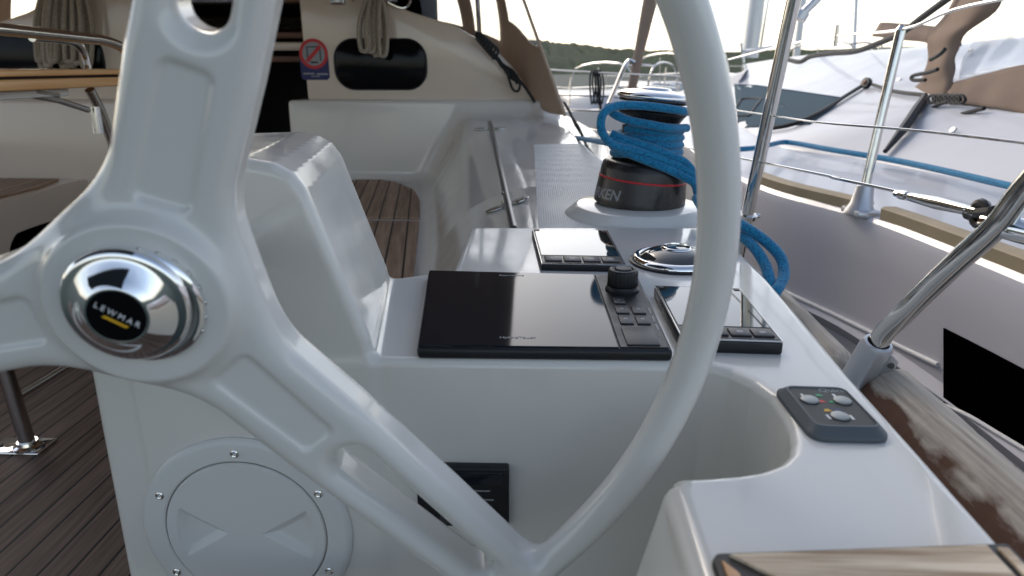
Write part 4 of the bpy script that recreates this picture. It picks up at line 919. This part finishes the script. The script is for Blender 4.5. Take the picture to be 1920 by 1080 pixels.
bm = bmesh.new(); tube(bm, [Px(1300, 195, .43), Px(1455, 218, .46), Px(1540, 230, .462), Px(1700, 243, .47), Px(1920, 268, .485), Px(2040, 285, .49)], .0016, 8, smooth=4); o = fin(bm, 'upper_lifeline', 'steel', None); tag(o, 'thin upper wire lifeline crossing in front of the neighbouring yacht cabin side', 'lifeline')

# ================================================================= NEIGHBOURING YACHT
nb = empty('neighbouring_yacht', (2.4, 2.0, -1.6), 'white yacht berthed alongside with grey hull side and tan sprayhood', 'yacht')
GW = [np.array(p, float) for p in [(.98, -.8, -.40), (.97, .3, -.40)]]+[Pz(u, v, -.40) for u, v in ((1920, 529), (1768, 477), (1628, 420), (1520, 384), (1422, 354))]+[np.array(p, float) for p in [(.60, 4.0, -.36), (.72, 5.5, -.30), (1.1, 7.5, -.22), (1.9, 9.8, -.15)]]
GW = [(.98, -.8, -.40), (.97, .3, -.40), (.955, 1.1, -.40), (.94, 1.5, -.40), (.90, 1.9, -.40)]
a_ = Pz(1422, 354, -.40); GW.append(tuple(a_)); GW += [(a_[0]-.02, 3.2, -.39), (a_[0]+.10, 4.6, -.35), (a_[0]+.5, 6.6, -.28), (a_[0]+1.2, 8.6, -.2), (2.7, 10.3, -.12)]
GWc = [np.array(p, float) for p in cr(GW, 6)]
# hull skin from gunwale down to below the water, knuckle included
V = []; Fc = []; secs = [(-.012, .012), (0, 0), (.004, -.02), (-.01, -.12), (-.012, -.30), (.004, -.325), (-.02, -.36), (-.03, -.75), (-.05, -1.05), (.06, -1.30), (.40, -1.55)]
n = len(secs)
for p in GWc:
    tp_ = np.clip((p[1]-5)/5, 0, 1)
    for dx, dz_ in secs: V.append((p[0]-dx*-1 if False else p[0]+(dx if dx > 0 and dz_ < -1.2 else -dx)*1.0*(-1 if False else 1)+(.25*tp_*abs(dz_)), p[1], p[2]+dz_))
for i in range(len(GWc)-1):
    for k in range(n-1): Fc.append((i*n+k, (i+1)*n+k, (i+1)*n+k+1, i*n+k+1))
hullo = rawmesh('hull', V, Fc, 'gel_hull', nb, 25)
HB = bvh(hullo)
# light caught by the hull knuckle, drawn as white tubes
pts = []
for u, v in ((1380, 500), (1470, 546), (1560, 588), (1660, 636), (1760, 684)):
    l, n_ = hit(HB, u, v)
    if l is not None: pts.append(l+n_*.002*(1 if n_[0] < 0 else -1))
bm = bmesh.new(); tube(bm, pts, .006, 10, smooth=4); fin(bm, 'highlight_strip', 'white', nb)
pts = []
for u, v in ((1772, 757), (1820, 782), (1870, 812), (1925, 845), (1990, 880)):
    l, n_ = hit(HB, u, v)
    if l is not None: pts.append(l+n_*.002*(1 if n_[0] < 0 else -1))
bm = bmesh.new(); tube(bm, pts, .005, 10, smooth=4); fin(bm, 'highlight_strip', 'white', nb)
# hull window
q = []
for u, v in ((1771, 615), (1850, 655), (1930, 697), (2010, 740), (2010, 895), (1930, 842), (1850, 797), (1771, 755)):
    l, n_ = hit(HB, u, v); q.append(l if l is not None else Px(u, v, .93))
bm = bmesh.new(); prism(bm, [p+np.array([-.003, 0, 0]) for p in q], (.012, 0, 0)); fin(bm, 'hull_window', 'opening', nb)
# deck, coaming and cabin side lofted from curves running aft to forward
def surf(curves, name, m, ang=35, thick=0):
    C = []
    for c in curves:
        c = cr(c, 6); d = np.r_[0, np.cumsum([np.linalg.norm(c[i+1]-c[i]) for i in range(len(c)-1)])]; t_ = np.linspace(0, d[-1], 60)
        C.append(np.stack([np.interp(t_, d, [p[k] for p in c]) for k in range(3)], 1))
    V = np.concatenate(C); Fc = [(i*60+j, i*60+j+1, (i+1)*60+j+1, (i+1)*60+j) for i in range(len(C)-1) for j in range(59)]
    return rawmesh(name, V, Fc, m, nb, ang)
G0 = [p+np.array([.012, 0, .012]) for p in GWc]
G1 = [p+np.array([.05, 0, .012]) for p in GWc]
cB = [(1.50, -.8, -.33), (1.55, .8, -.33)]+[Pz(u, v, -.325) for u, v in ((1920, 362), (1820, 338), (1700, 315), (1560, 288), (1450, 270))]+[(1.35, 5.6, -.28), (1.7, 7.4, -.2), (2.4, 9.4, -.12), (2.75, 10.2, -.1)]
cB2 = [np.array(p)+np.array([.012, 0, .012]) for p in cB]
cC = [(1.78, -.8, -.02), (1.85, .8, .02), Px(1925, 150, 1.9), Px(1780, 150, 1.9), Px(1640, 150, 1.9), Px(1560, 150, 1.92), Px(1470, 152, 1.95), Px(1385, 160, 2.0), (2.1, 7.2, -.05), (2.5, 8.6, -.08), (2.76, 9.6, -.1)]
cD = [(2.05, -.8, .10), (2.15, .8, .14), Px(1925, 75, 2.3), Px(1780, 88, 2.3), Px(1660, 98, 2.3), Px(1560, 104, 2.35), Px(1470, 110, 2.4), Px(1390, 122, 2.45), (2.6, 7.6, .0), (2.75, 8.8, -.06), (2.85, 9.4, -.09)]
cE = [np.array(p)+np.array([.25, .1, .035]) for p in cD]
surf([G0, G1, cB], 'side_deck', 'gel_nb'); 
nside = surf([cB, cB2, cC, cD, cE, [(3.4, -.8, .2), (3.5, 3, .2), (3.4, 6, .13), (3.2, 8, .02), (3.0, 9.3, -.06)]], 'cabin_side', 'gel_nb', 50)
NB_ = bvh(nside)
# opposite half of hull and deck so that the boat is solid from the side
V = []; Fc = []
for p in GWc: V += [(p[0], p[1], p[2]), (2*2.9-p[0], p[1], p[2]), (2*2.9-p[0]-.02, p[1], -1.6)]
for i in range(len(GWc)-1):
    a0 = i*3; Fc += [(a0+1, a0+4, a0+5, a0+2)]
rawmesh('far_topsides', V, Fc, 'gel_hull', nb)
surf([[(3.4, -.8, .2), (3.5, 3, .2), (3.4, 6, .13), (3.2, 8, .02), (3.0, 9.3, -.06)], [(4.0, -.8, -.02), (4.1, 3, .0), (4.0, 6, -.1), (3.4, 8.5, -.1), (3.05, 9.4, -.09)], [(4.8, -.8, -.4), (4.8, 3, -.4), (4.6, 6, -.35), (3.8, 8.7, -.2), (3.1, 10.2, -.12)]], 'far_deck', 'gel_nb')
# wooden rail pieces along the gunwale
def onG(u): # point on gunwale nearest to image column u
    best = min(GWc, key=lambda p: abs(960+F*(p@RT)/(p@FW)-u)); return best
def gseg(u0, u1):
    us = [960+F*(p@RT)/(p@FW) for p in GWc]; o_ = []
    ys_ = np.interp([u0, u1], us[::-1], [p[1] for p in GWc][::-1]) if us[0] > us[-1] else np.interp([u0, u1], us, [p[1] for p in GWc])
    for y_ in np.linspace(ys_[0], ys_[1], 14):
        o_.append(np.array([np.interp(y_, [p[1] for p in GWc], [p[k] for p in GWc]) if k != 1 else y_ for k in range(3)]))
    return o_
vis = [p for p in GWc if p[1] > .9 and p[1] < 4.2]
GWs = GWc; GWc = vis
for u0, u1 in ((1402, 1598), (1640, 1918)):
    pts = gseg(u0, u1); V = []; Fc = []
    for p in pts:
        for dx, dz_ in ((.012, .008), (.010, .040), (.018, .046), (.048, .046), (.054, .040), (.056, .008)): V.append(p+np.array([dx, 0, dz_]))
    for i in range(len(pts)-1):
        for k in range(6): Fc.append((i*6+k, i*6+(k+1) % 6, (i+1)*6+(k+1) % 6, (i+1)*6+k))
    Fc += [tuple(range(6))[::-1], tuple(range(len(V)-6, len(V)))]
    rawmesh('toe_rail', V, Fc, 'nbwood', nb, 40)
GWc = GWs
# cabin window panel with opening port
def decal(name, pxs, m, parent, lift=.004, th=.006, bv=NB_, dens=10):
    P = []
    for i in range(len(pxs)):
        a_, b_ = pxs[i], pxs[(i+1) % len(pxs)]
        for k in range(dens): t_ = k/dens; P.append((a_[0]*(1-t_)+b_[0]*t_, a_[1]*(1-t_)+b_[1]*t_))
    c = (sum(p[0] for p in P)/len(P), sum(p[1] for p in P)/len(P)); V = []; nr = 6; Ns = []
    for r_ in range(nr+1):
        for p in P:
            s_ = r_/nr; u, v = c[0]*(1-s_)+p[0]*s_, c[1]*(1-s_)+p[1]*s_; l, n_ = hit(bv, u, v)
            if l is None: l, n_ = Px(u, v, 2.0), np.array([-1., 0, 0])
            if n_[0] > 0 or n_[2] < 0 and n_[0] > -.1: n_ = -n_
            V.append(l+n_*lift)
    n = len(P); Fc = [(r_*n+k, r_*n+(k+1) % n, (r_+1)*n+(k+1) % n, (r_+1)*n+k) for r_ in range(nr) for k in range(n)]
    o = rawmesh(name, V, Fc, m, parent, 60); sm = o.modifiers.new('thickness', 'SOLIDIFY'); sm.thickness = th; sm.offset = -1; return o
cw = decal('cabin_window', [(1376, 158), (1420, 160), (1500, 172), (1582, 184), (1550, 212), (1518, 234), (1450, 238), (1384, 240)], 'nbglass', nb)
def online(pxs, bv, lift): return [hit(bv, u, v)[0]+np.array([-.7, -.2, .6])*lift for u, v in pxs if hit(bv, u, v)[0] is not None]
bm = bmesh.new(); tube(bm, online([(1382, 203), (1391, 188), (1408, 186), (1430, 186), (1418, 202), (1405, 220), (1385, 220)], NB_, .012), .006, 6); fin(bm, 'opening_port', 'blackrope', cw)
# blue line along the crease
bm = bmesh.new(); blp = [Pz(u, v, -.297) for u, v in ((1385, 280), (1420, 277), (1450, 270), (1480, 267), (1560, 281), (1640, 294), (1700, 305), (1800, 327), (1920, 355), (2010, 375))]
tube(bm, blp, .010, 10, smooth=4); o = fin(bm, 'blue_line', 'blue', None); tag(o, 'long blue line led along the neighbouring yacht side deck', 'rope')
# neighbour stanchion
n0 = Pz(1612, 396, -.385); n1 = Px(1689, 56, n0[0]+.05); ns = empty('side_stanchion', tuple(n0), 'steel stanchion in a grey socket on the neighbouring yacht rail', 'stanchion')
bm = bmesh.new(); tube(bm, [n0, n1], .0125, 16); tube(bm, [n1, n1+[0, 0, .012]], [.014, .006], 12); fin(bm, 'tube', 'steel', ns)
bm = bmesh.new(); lathe(bm, [(.042, -.01), (.040, .0), (.030, .02), (.022, .07), (.0165, .075)], n0, n1-n0, 24); prism(bm, [n0+[-.03, -.055, -.012], n0+[.04, -.055, -.012], n0+[.04, .055, -.012], n0+[-.03, .055, -.012]], (0, 0, .02), .006, 2); fin(bm, 'socket', 'alu', ns)
# neighbour guard wire running over the stanchion top and its inner wires
d_n1 = n1
bm = bmesh.new(); tube(bm, [Px(1366, 112, n1[0]-.05), Px(1450, 90, n1[0]-.02), Px(1560, 68, n1[0]), n1+[0, 0, .0], Px(1790, 18, n1[0]), Px(1930, -12, n1[0])], .004, 8, smooth=4)
for u, v in ((1569, 65),): c_ = Px(u, v, n1[0]); tube(bm, [c_+[0, 0, .03], c_+[0, 0, -.035]], .006, 8)
o = fin(bm, 'guard_wire', 'steel', None); tag(o, 'top guard wire of the neighbouring yacht passing over its stanchion head', 'wire')
# black sheet drooping across the neighbour's cabin top
bm = bmesh.new(); y_ = 2.3
tube(bm, [Px(1478, 112, 1.75), Px(1500, 116, 1.75), Px(1520, 106, 1.75), Px(1560, 100, 1.75), Px(1605, 96, 1.75), Px(1650, 80, 1.75), Px(1690, 62, 1.75), Px(1730, 32, 1.75), Px(1785, -8, 1.75)], .015, 10, smooth=5)
o = fin(bm, 'black_sheet', 'blackrope', None); tag(o, 'thick black rope drooping over the neighbouring yacht cabin top', 'rope')
bm = bmesh.new(); tube(bm, online([(1390, 250), (1440, 247), (1490, 238), (1540, 216), (1590, 184), (1622, 164)], NB_, .02), .010, 8, smooth=4); tube(bm, online([(1640, 163), (1680, 176), (1740, 184)], NB_, .02), .009, 8, smooth=4)
c_ = hit(NB_, 1631, 163)[0]+np.array([-.03, -.02, .02])
o = fin(bm, 'jib_sheet', 'blackrope', None); tag(o, 'thin dark rope strung low across the neighbouring yacht cabin side', 'rope')
pb = empty('turning_block', tuple(c_), 'small dark pulley block on the neighbouring yacht cabin side', 'block')
bm = bmesh.new(); lathe(bm, [(0, -.014), (.027, -.012), (.030, 0), (.027, .012), (0, .014)], c_, (-1, -.3, .3), 20); fin(bm, 'cheek', 'winchblack', pb)
bm = bmesh.new(); lathe(bm, [(0, -.022), (.012, -.017), (.012, .017), (0, .022)], c_, (-1, -.3, .3), 16); fin(bm, 'sheave', 'interiorwood', pb)
# black strap hanging from the neighbour's cover
bm = bmesh.new(); tube(bm, [p for p in online([(1738, 190), (1722, 214), (1700, 246), (1665, 290)], NB_, .02)], [.018, .020, .018, .008], 8, smooth=4); o = fin(bm, 'cover_strap', 'rubber', None); tag(o, 'black strap running down from the tan cover of the neighbouring yacht', 'strap')
# neighbour's tan cover (sprayhood) with clear window
nh = empty('tan_hood', tuple(Px(1780, 180, 1.9)), 'tan fabric hood with a clear window on the neighbouring yacht', 'sprayhood')
def cloth(name, rows, m, th=.006, ang=80):
    C = [cr([np.array(p, float) for p in r_], 6) for r_ in rows]; m_ = min(len(c) for c in C); rs = []
    for c in C:
        t_ = np.linspace(0, len(c)-1, 30); rs.append([c[int(k)]*(1-(k-int(k)))+c[min(int(k)+1, len(c)-1)]*(k-int(k)) for k in t_])
    A = [cr([rs[r_][k] for r_ in range(len(rs))], 5) for k in range(30)]; nr = len(A[0]); V = []; 
    for k in range(30):
        for r_ in range(nr): V.append(A[k][r_]+np.array([.004*math.sin(k*.9+r_*.3), 0, .002*math.sin(k*.5+r_*.6)]))
    Fc = [(k*nr+r_, k*nr+r_+1, (k+1)*nr+r_+1, (k+1)*nr+r_) for k in range(29) for r_ in range(nr-1)]
    o = rawmesh(name, V, Fc, m, nh, ang); sm = o.modifiers.new('thickness', 'SOLIDIFY'); sm.thickness = th; return o
X = lambda l, x: [Px(u, v, x) for u, v in l]
# vertical leg and lower skirt
cloth('cover_leg', [X([(1800, -30), (1775, 30), (1745, 60), (1742, 100), (1735, 140), (1715, 165), (1690, 182)], 1.80), X([(1845, -30), (1820, 30), (1780, 65), (1768, 100), (1766, 140), (1765, 175), (1760, 192)], 1.70), X([(1895, -30), (1868, 20), (1810, 65), (1795, 100), (1790, 130), (1790, 160), (1800, 192)], 1.72)], 'nbhood')
cloth('cover_skirt', [X([(1775, 165), (1800, 150), (1850, 138), (1930, 118), (2050, 95)], 1.72), X([(1775, 178), (1800, 175), (1850, 170), (1930, 165), (2050, 160)], 1.66), X([(1778, 190), (1800, 192), (1850, 200), (1930, 214), (2050, 235)], 1.62)], 'nbhood')
cloth('clear_window', [X([(1880, 22), (1930, 10), (2050, -10)], 1.95), X([(1835, 62), (1930, 55), (2050, 45)], 1.88), X([(1805, 110), (1900, 105), (2050, 85)], 1.80), X([(1800, 148), (1850, 136), (1930, 116), (2050, 92)], 1.73)], 'vinyl', .003)
cloth('roll_band', [X([(1650, 42), (1700, 44), (1745, 48), (1800, 50)], 2.15), X([(1634, 68), (1690, 74), (1742, 80), (1800, 86)], 2.1)], 'nbhood')
bm = bmesh.new()
for l in ([(1778, 190), (1760, 196), (1748, 205), (1752, 218), (1780, 220), (1810, 212), (1845, 203)], [(1758, 130), (1740, 136), (1712, 142), (1712, 150), (1735, 150)], [(1772, 92), (1762, 102), (1745, 112)]): tube(bm, X(l, 1.58), .008, 8, smooth=5)
for j in range(7): u = 1740+j*9; tube(bm, X([(u, 184), (u+10, 178), (u+16, 188), (u+6, 193)], 1.58), .006, 8, True, 4)
fin(bm, 'cord_bundle', 'blackrope', nh, 80)
for u, v in ((1686, 150), (1820, 95), (1788, 245)):
    bm = bmesh.new(); l, n_ = hit(NB_, u, v); lathe(bm, [(.012, 0), (.011, .007), (0, .009)], l, (-.8, -.2, .6), 14); fin(bm, 'deck_stud', 'alu', nb)
# faint inner wire and boom gear near top right
# ================================================================= BACKGROUND
# second yacht ahead with rails
def yacht_far(x, y, sc_, yaw, lab, rig=True):
    r = empty('moored_yacht', (x, y, -1.6), lab, 'yacht', 'yachts moored beyond the winch'); r.rotation_euler = (0, 0, yaw)
    Rm = Matrix.Translation((x, y, -1.6)) @ Matrix.Rotation(yaw, 4, 'Z')
    T = lambda p: np.array(Rm @ Vector((p[0]*sc_, p[1]*sc_, p[2]*sc_)))
    secs_ = [(0, 0.15, 1.35), (1.5, 1.0, 1.2), (3.5, 1.55, 1.05), (6.5, 1.8, .98), (9.5, 1.65, .95), (11, 1.4, .95)]; V = []; Fc = []
    for yy, hw, hh in secs_: V += [T(p) for p in ((-hw*.75, yy, -.2), (-hw*.97, yy, hh*.55), (-hw, yy, hh), (-hw+.08, yy, hh+.02), (hw-.08, yy, hh+.02), (hw, yy, hh), (hw*.97, yy, hh*.55), (hw*.75, yy, -.2))]
    for i in range(5):
        for k in range(7): Fc.append((i*8+k, i*8+k+1, (i+1)*8+k+1, (i+1)*8+k))
    Fc += [tuple(range(8)), tuple(range(40, 48))[::-1]]
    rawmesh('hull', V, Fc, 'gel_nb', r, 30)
    bm = bmesh.new()
    for a_, b_ in (((-.8, 3.2), (-1.0, 8)),):
        pr = [(-.95, 8.2, 1.0), (-.85, 3.6, 1.0), (-.45, 2.8, 1.08), (.45, 2.8, 1.08), (.85, 3.6, 1.0), (.95, 8.2, 1.0)]
        prism(bm, [T(p) for p in pr], T((0, 0, .38))-T((0, 0, 0)), .08*sc_, 3)
    fin(bm, 'cabin', 'gel_nb', r)
    bm = bmesh.new(); prism(bm, [T(p) for p in ((-.97, 4.2, 1.12), (-.99, 7.5, 1.12), (-.99, 7.5, 1.26), (-.97, 4.6, 1.26))], T((.03, 0, 0))-T((0, 0, 0))); fin(bm, 'cabin_window', 'nbglass', r)
    if rig: bm = bmesh.new(); tube(bm, [T((0, 4.6, 1.3)), T((0, 4.6, 16))], [.09*sc_, .06*sc_], 12); fin(bm, 'mast', 'alu', r)
    if rig: bm = bmesh.new(); tube(bm, [T((0, .15, 1.4)), T((0, 4.5, 15))], .035*sc_, 8); fin(bm, 'furled_jib', 'white', r)
    bm = bmesh.new()
    P_ = lambda *l: [T(p) for p in l]
    for s_ in (-1, 1):
        tube(bm, P_((s_*.12, .05, 1.35), (s_*.22, -.1, 2.0), (s_*.9, 1.4, 1.95), (s_*1.0, 1.5, 1.25)), .016*sc_, 8, smooth=5)
        tube(bm, P_((s_*.15, 0, 1.7), (s_*.95, 1.45, 1.62)), .012*sc_, 8)
        tube(bm, P_((s_*.55, .7, 1.3), (s_*.58, .68, 1.98)), .012*sc_, 8)
        for yy, hw in ((3.5, 1.5), (5.5, 1.7), (7.5, 1.7), (9.5, 1.6)): tube(bm, P_((s_*hw, yy, .98), (s_*hw, yy, 1.62)), .014*sc_, 8)
        for hh in (1.6, 1.3): tube(bm, P_((s_*.95, 1.45, hh+.02), (s_*1.5, 3.5, hh), (s_*1.7, 5.5, hh), (s_*1.7, 7.5, hh), (s_*1.6, 9.5, hh)), .006*sc_, 6)
    tube(bm, P_((-.22, -.1, 2.0), (0, -.22, 2.02), (.22, -.1, 2.0)), .016*sc_, 8, smooth=5)
    fin(bm, 'pulpit_rails', 'steel', r)
    return r
yacht_far(1.35, 9.3, .80, .03, 'white yacht bow with steel pulpit seen just above the winch cap', False)
yacht_far(2.7, 12.2, .88, -.05, 'white moored yacht partly behind the wheel rim, farther than the pulpit beside it', False)
yacht_far(6.2, 14, 1.0, -.1, 'white moored yacht whose mast stands right of the wheel rim')
# dock
bm = bmesh.new(); box(bm, -40, 30, 27, 31, -1.9, -1.25, .04); o = fin(bm, 'jetty', 'concrete', None); tag(o, None, None, None, 'structure'); o.name = 'dock'
bm = bmesh.new(); rnd = random.Random(4)
for k in range(70):
    x_ = rnd.uniform(-6, 9); y_ = rnd.uniform(26.3, 27); s_ = rnd.uniform(.15, .4); bmesh.ops.create_icosphere(bm, subdivisions=1, radius=s_, matrix=Matrix.Translation((x_, y_, -1.5)) @ Matrix.Rotation(rnd.uniform(0, 3), 4, 'X') @ Matrix.Scale(rnd.uniform(.6, 1), 4, (0, 0, 1)))
o = fin(bm, 'quay_rocks', 'rock', None, 20); tag(o, 'grey boulders along the foot of the far dock', 'rocks', None, 'stuff')
# black bundled cord on a rail (seen beside the pulpit)
bm = bmesh.new()
for j in range(4): u = 1112+j*5; tube(bm, [Py(u, 132, 5), Py(u-6, 150, 5), Py(u-2+j, 196, 5), Py(u+5, 160, 5)], .006, 8, True, 5)
tube(bm, [Py(1120, 135, 5), Py(1126, 205, 5)], .010, 8)
o = fin(bm, 'hanging_cord', 'blackrope', None, 80); tag(o, 'black cord bundle hanging from the guard wires left of the winch', 'rope')
bm = bmesh.new(); tube(bm, [Py(1020, 130, 5.2), Py(1120, 136, 5), Py(1240, 142, 4.8), Py(1330, 146, 4.6)], .006, 6); tube(bm, [Py(1030, 178, 5.2), Py(1120, 180, 5), Py(1240, 186, 4.8)], .006, 6)
tube(bm, [Py(1050, 205, 5.2), Py(1120, 208, 5), Py(1200, 216, 4.9)], .006, 6); tube(bm, [Py(1112, 262, 4.6), Py(1150, 175, 4.6), Py(1175, 118, 4.6), Py(1190, 118, 4.6)], .014, 8, smooth=4)
o = fin(bm, 'guard_rail', 'steel', None); tag(o, 'steel guard wires and slanting post over the water between sprayhood and winch', 'rail')
# slanting mast
bm = bmesh.new(); tube(bm, [Py(1180, 190, 8), Py(1198, 100, 8), Py(1215, 20, 8), Py(1235, -60, 8)], [.05, .055, .075, .10], 12); o = fin(bm, 'furled_sail', 'nbhood', None); tag(o, 'slim tapering furled sail leaning against the bright sky above the winch', 'sail')
bm = bmesh.new(); tube(bm, [Py(1405, 108, 6.5), Py(1418, 0, 6.5), Py(1424, -60, 6.5)], .075, 16); mm = fin(bm, 'mast', 'alu', None); tag(mm, 'grey mast rising just right of the wheel rim', 'mast')
bm = bmesh.new(); tube(bm, [Py(1425, 92, 6.3), Py(1440, 0, 6.3), Py(1446, -40, 6.3)], .015, 8); fin(bm, 'halyard', 'steel', mm)
bm = bmesh.new(); tube(bm, [Py(1392, 104, 6.2), Py(1397, 96, 6.2), Py(1450, 88, 6.0), Py(1478, 88, 5.9)], .014, 8); tube(bm, [Py(1390, 80, 6.2), Py(1394, 118, 6.2)], .012, 8); fin(bm, 'spreader_gear', 'steel', mm)
# sky-side boom strut behind near stanchion
bm = bmesh.new(); tube(bm, [Py(1500, 30, 5), Py(1530, 0, 5), Py(1560, -30, 5)], .03, 10); tube(bm, [Py(1497, 36, 5), Py(1506, 22, 5)], .05, 10); o = fin(bm, 'vang_strut', 'alu', None); tag(o, 'short grey strut slanting up beside the near stanchion against the sky', 'strut')
# water
bm = bmesh.new(); S_ = 2500
vs = [bm.verts.new(p) for p in ((-S_, -300, -1.72), (S_, -300, -1.72), (S_, S_, -1.72), (-S_, S_, -1.72))]; bm.faces.new(vs); o = fin(bm, 'water', 'water', None, smooth=False); tag(o, kind='structure')
# hills
V = []; Fc = []; rnd = random.Random(2); NX, NY = 700, 16
def hcrest(x_): return np.interp(x_, [-500, -200, 0, 14, 30, 48, 60, 100, 160, 500], [20, 16, 13.5, 13.0, 11.2, 8.4, 7.6, 7.0, 8.5, 16])+.6*math.sin(x_*.09+2)+.35*math.sin(x_*.31+1)
for i in range(NX+1):
    x_ = -350+900*i/NX
    for j in range(NY+1):
        t_ = j/NY; V.append((x_, 150+330*t_+rnd.uniform(-3, 3), -2.5+(hcrest(x_)+2.5)*math.sin(t_*math.pi/2)**.8+rnd.uniform(-.9, .9)*min(1, t_*4)))
for i in range(NX):
    for j in range(NY): q = i*(NY+1)+j; Fc.append((q, q+NY+1, q+NY+2, q+1))
o = rawmesh('hills', V, Fc, 'hill', None, 20); tag(o, kind='structure')
print('objects', len(SC.objects))
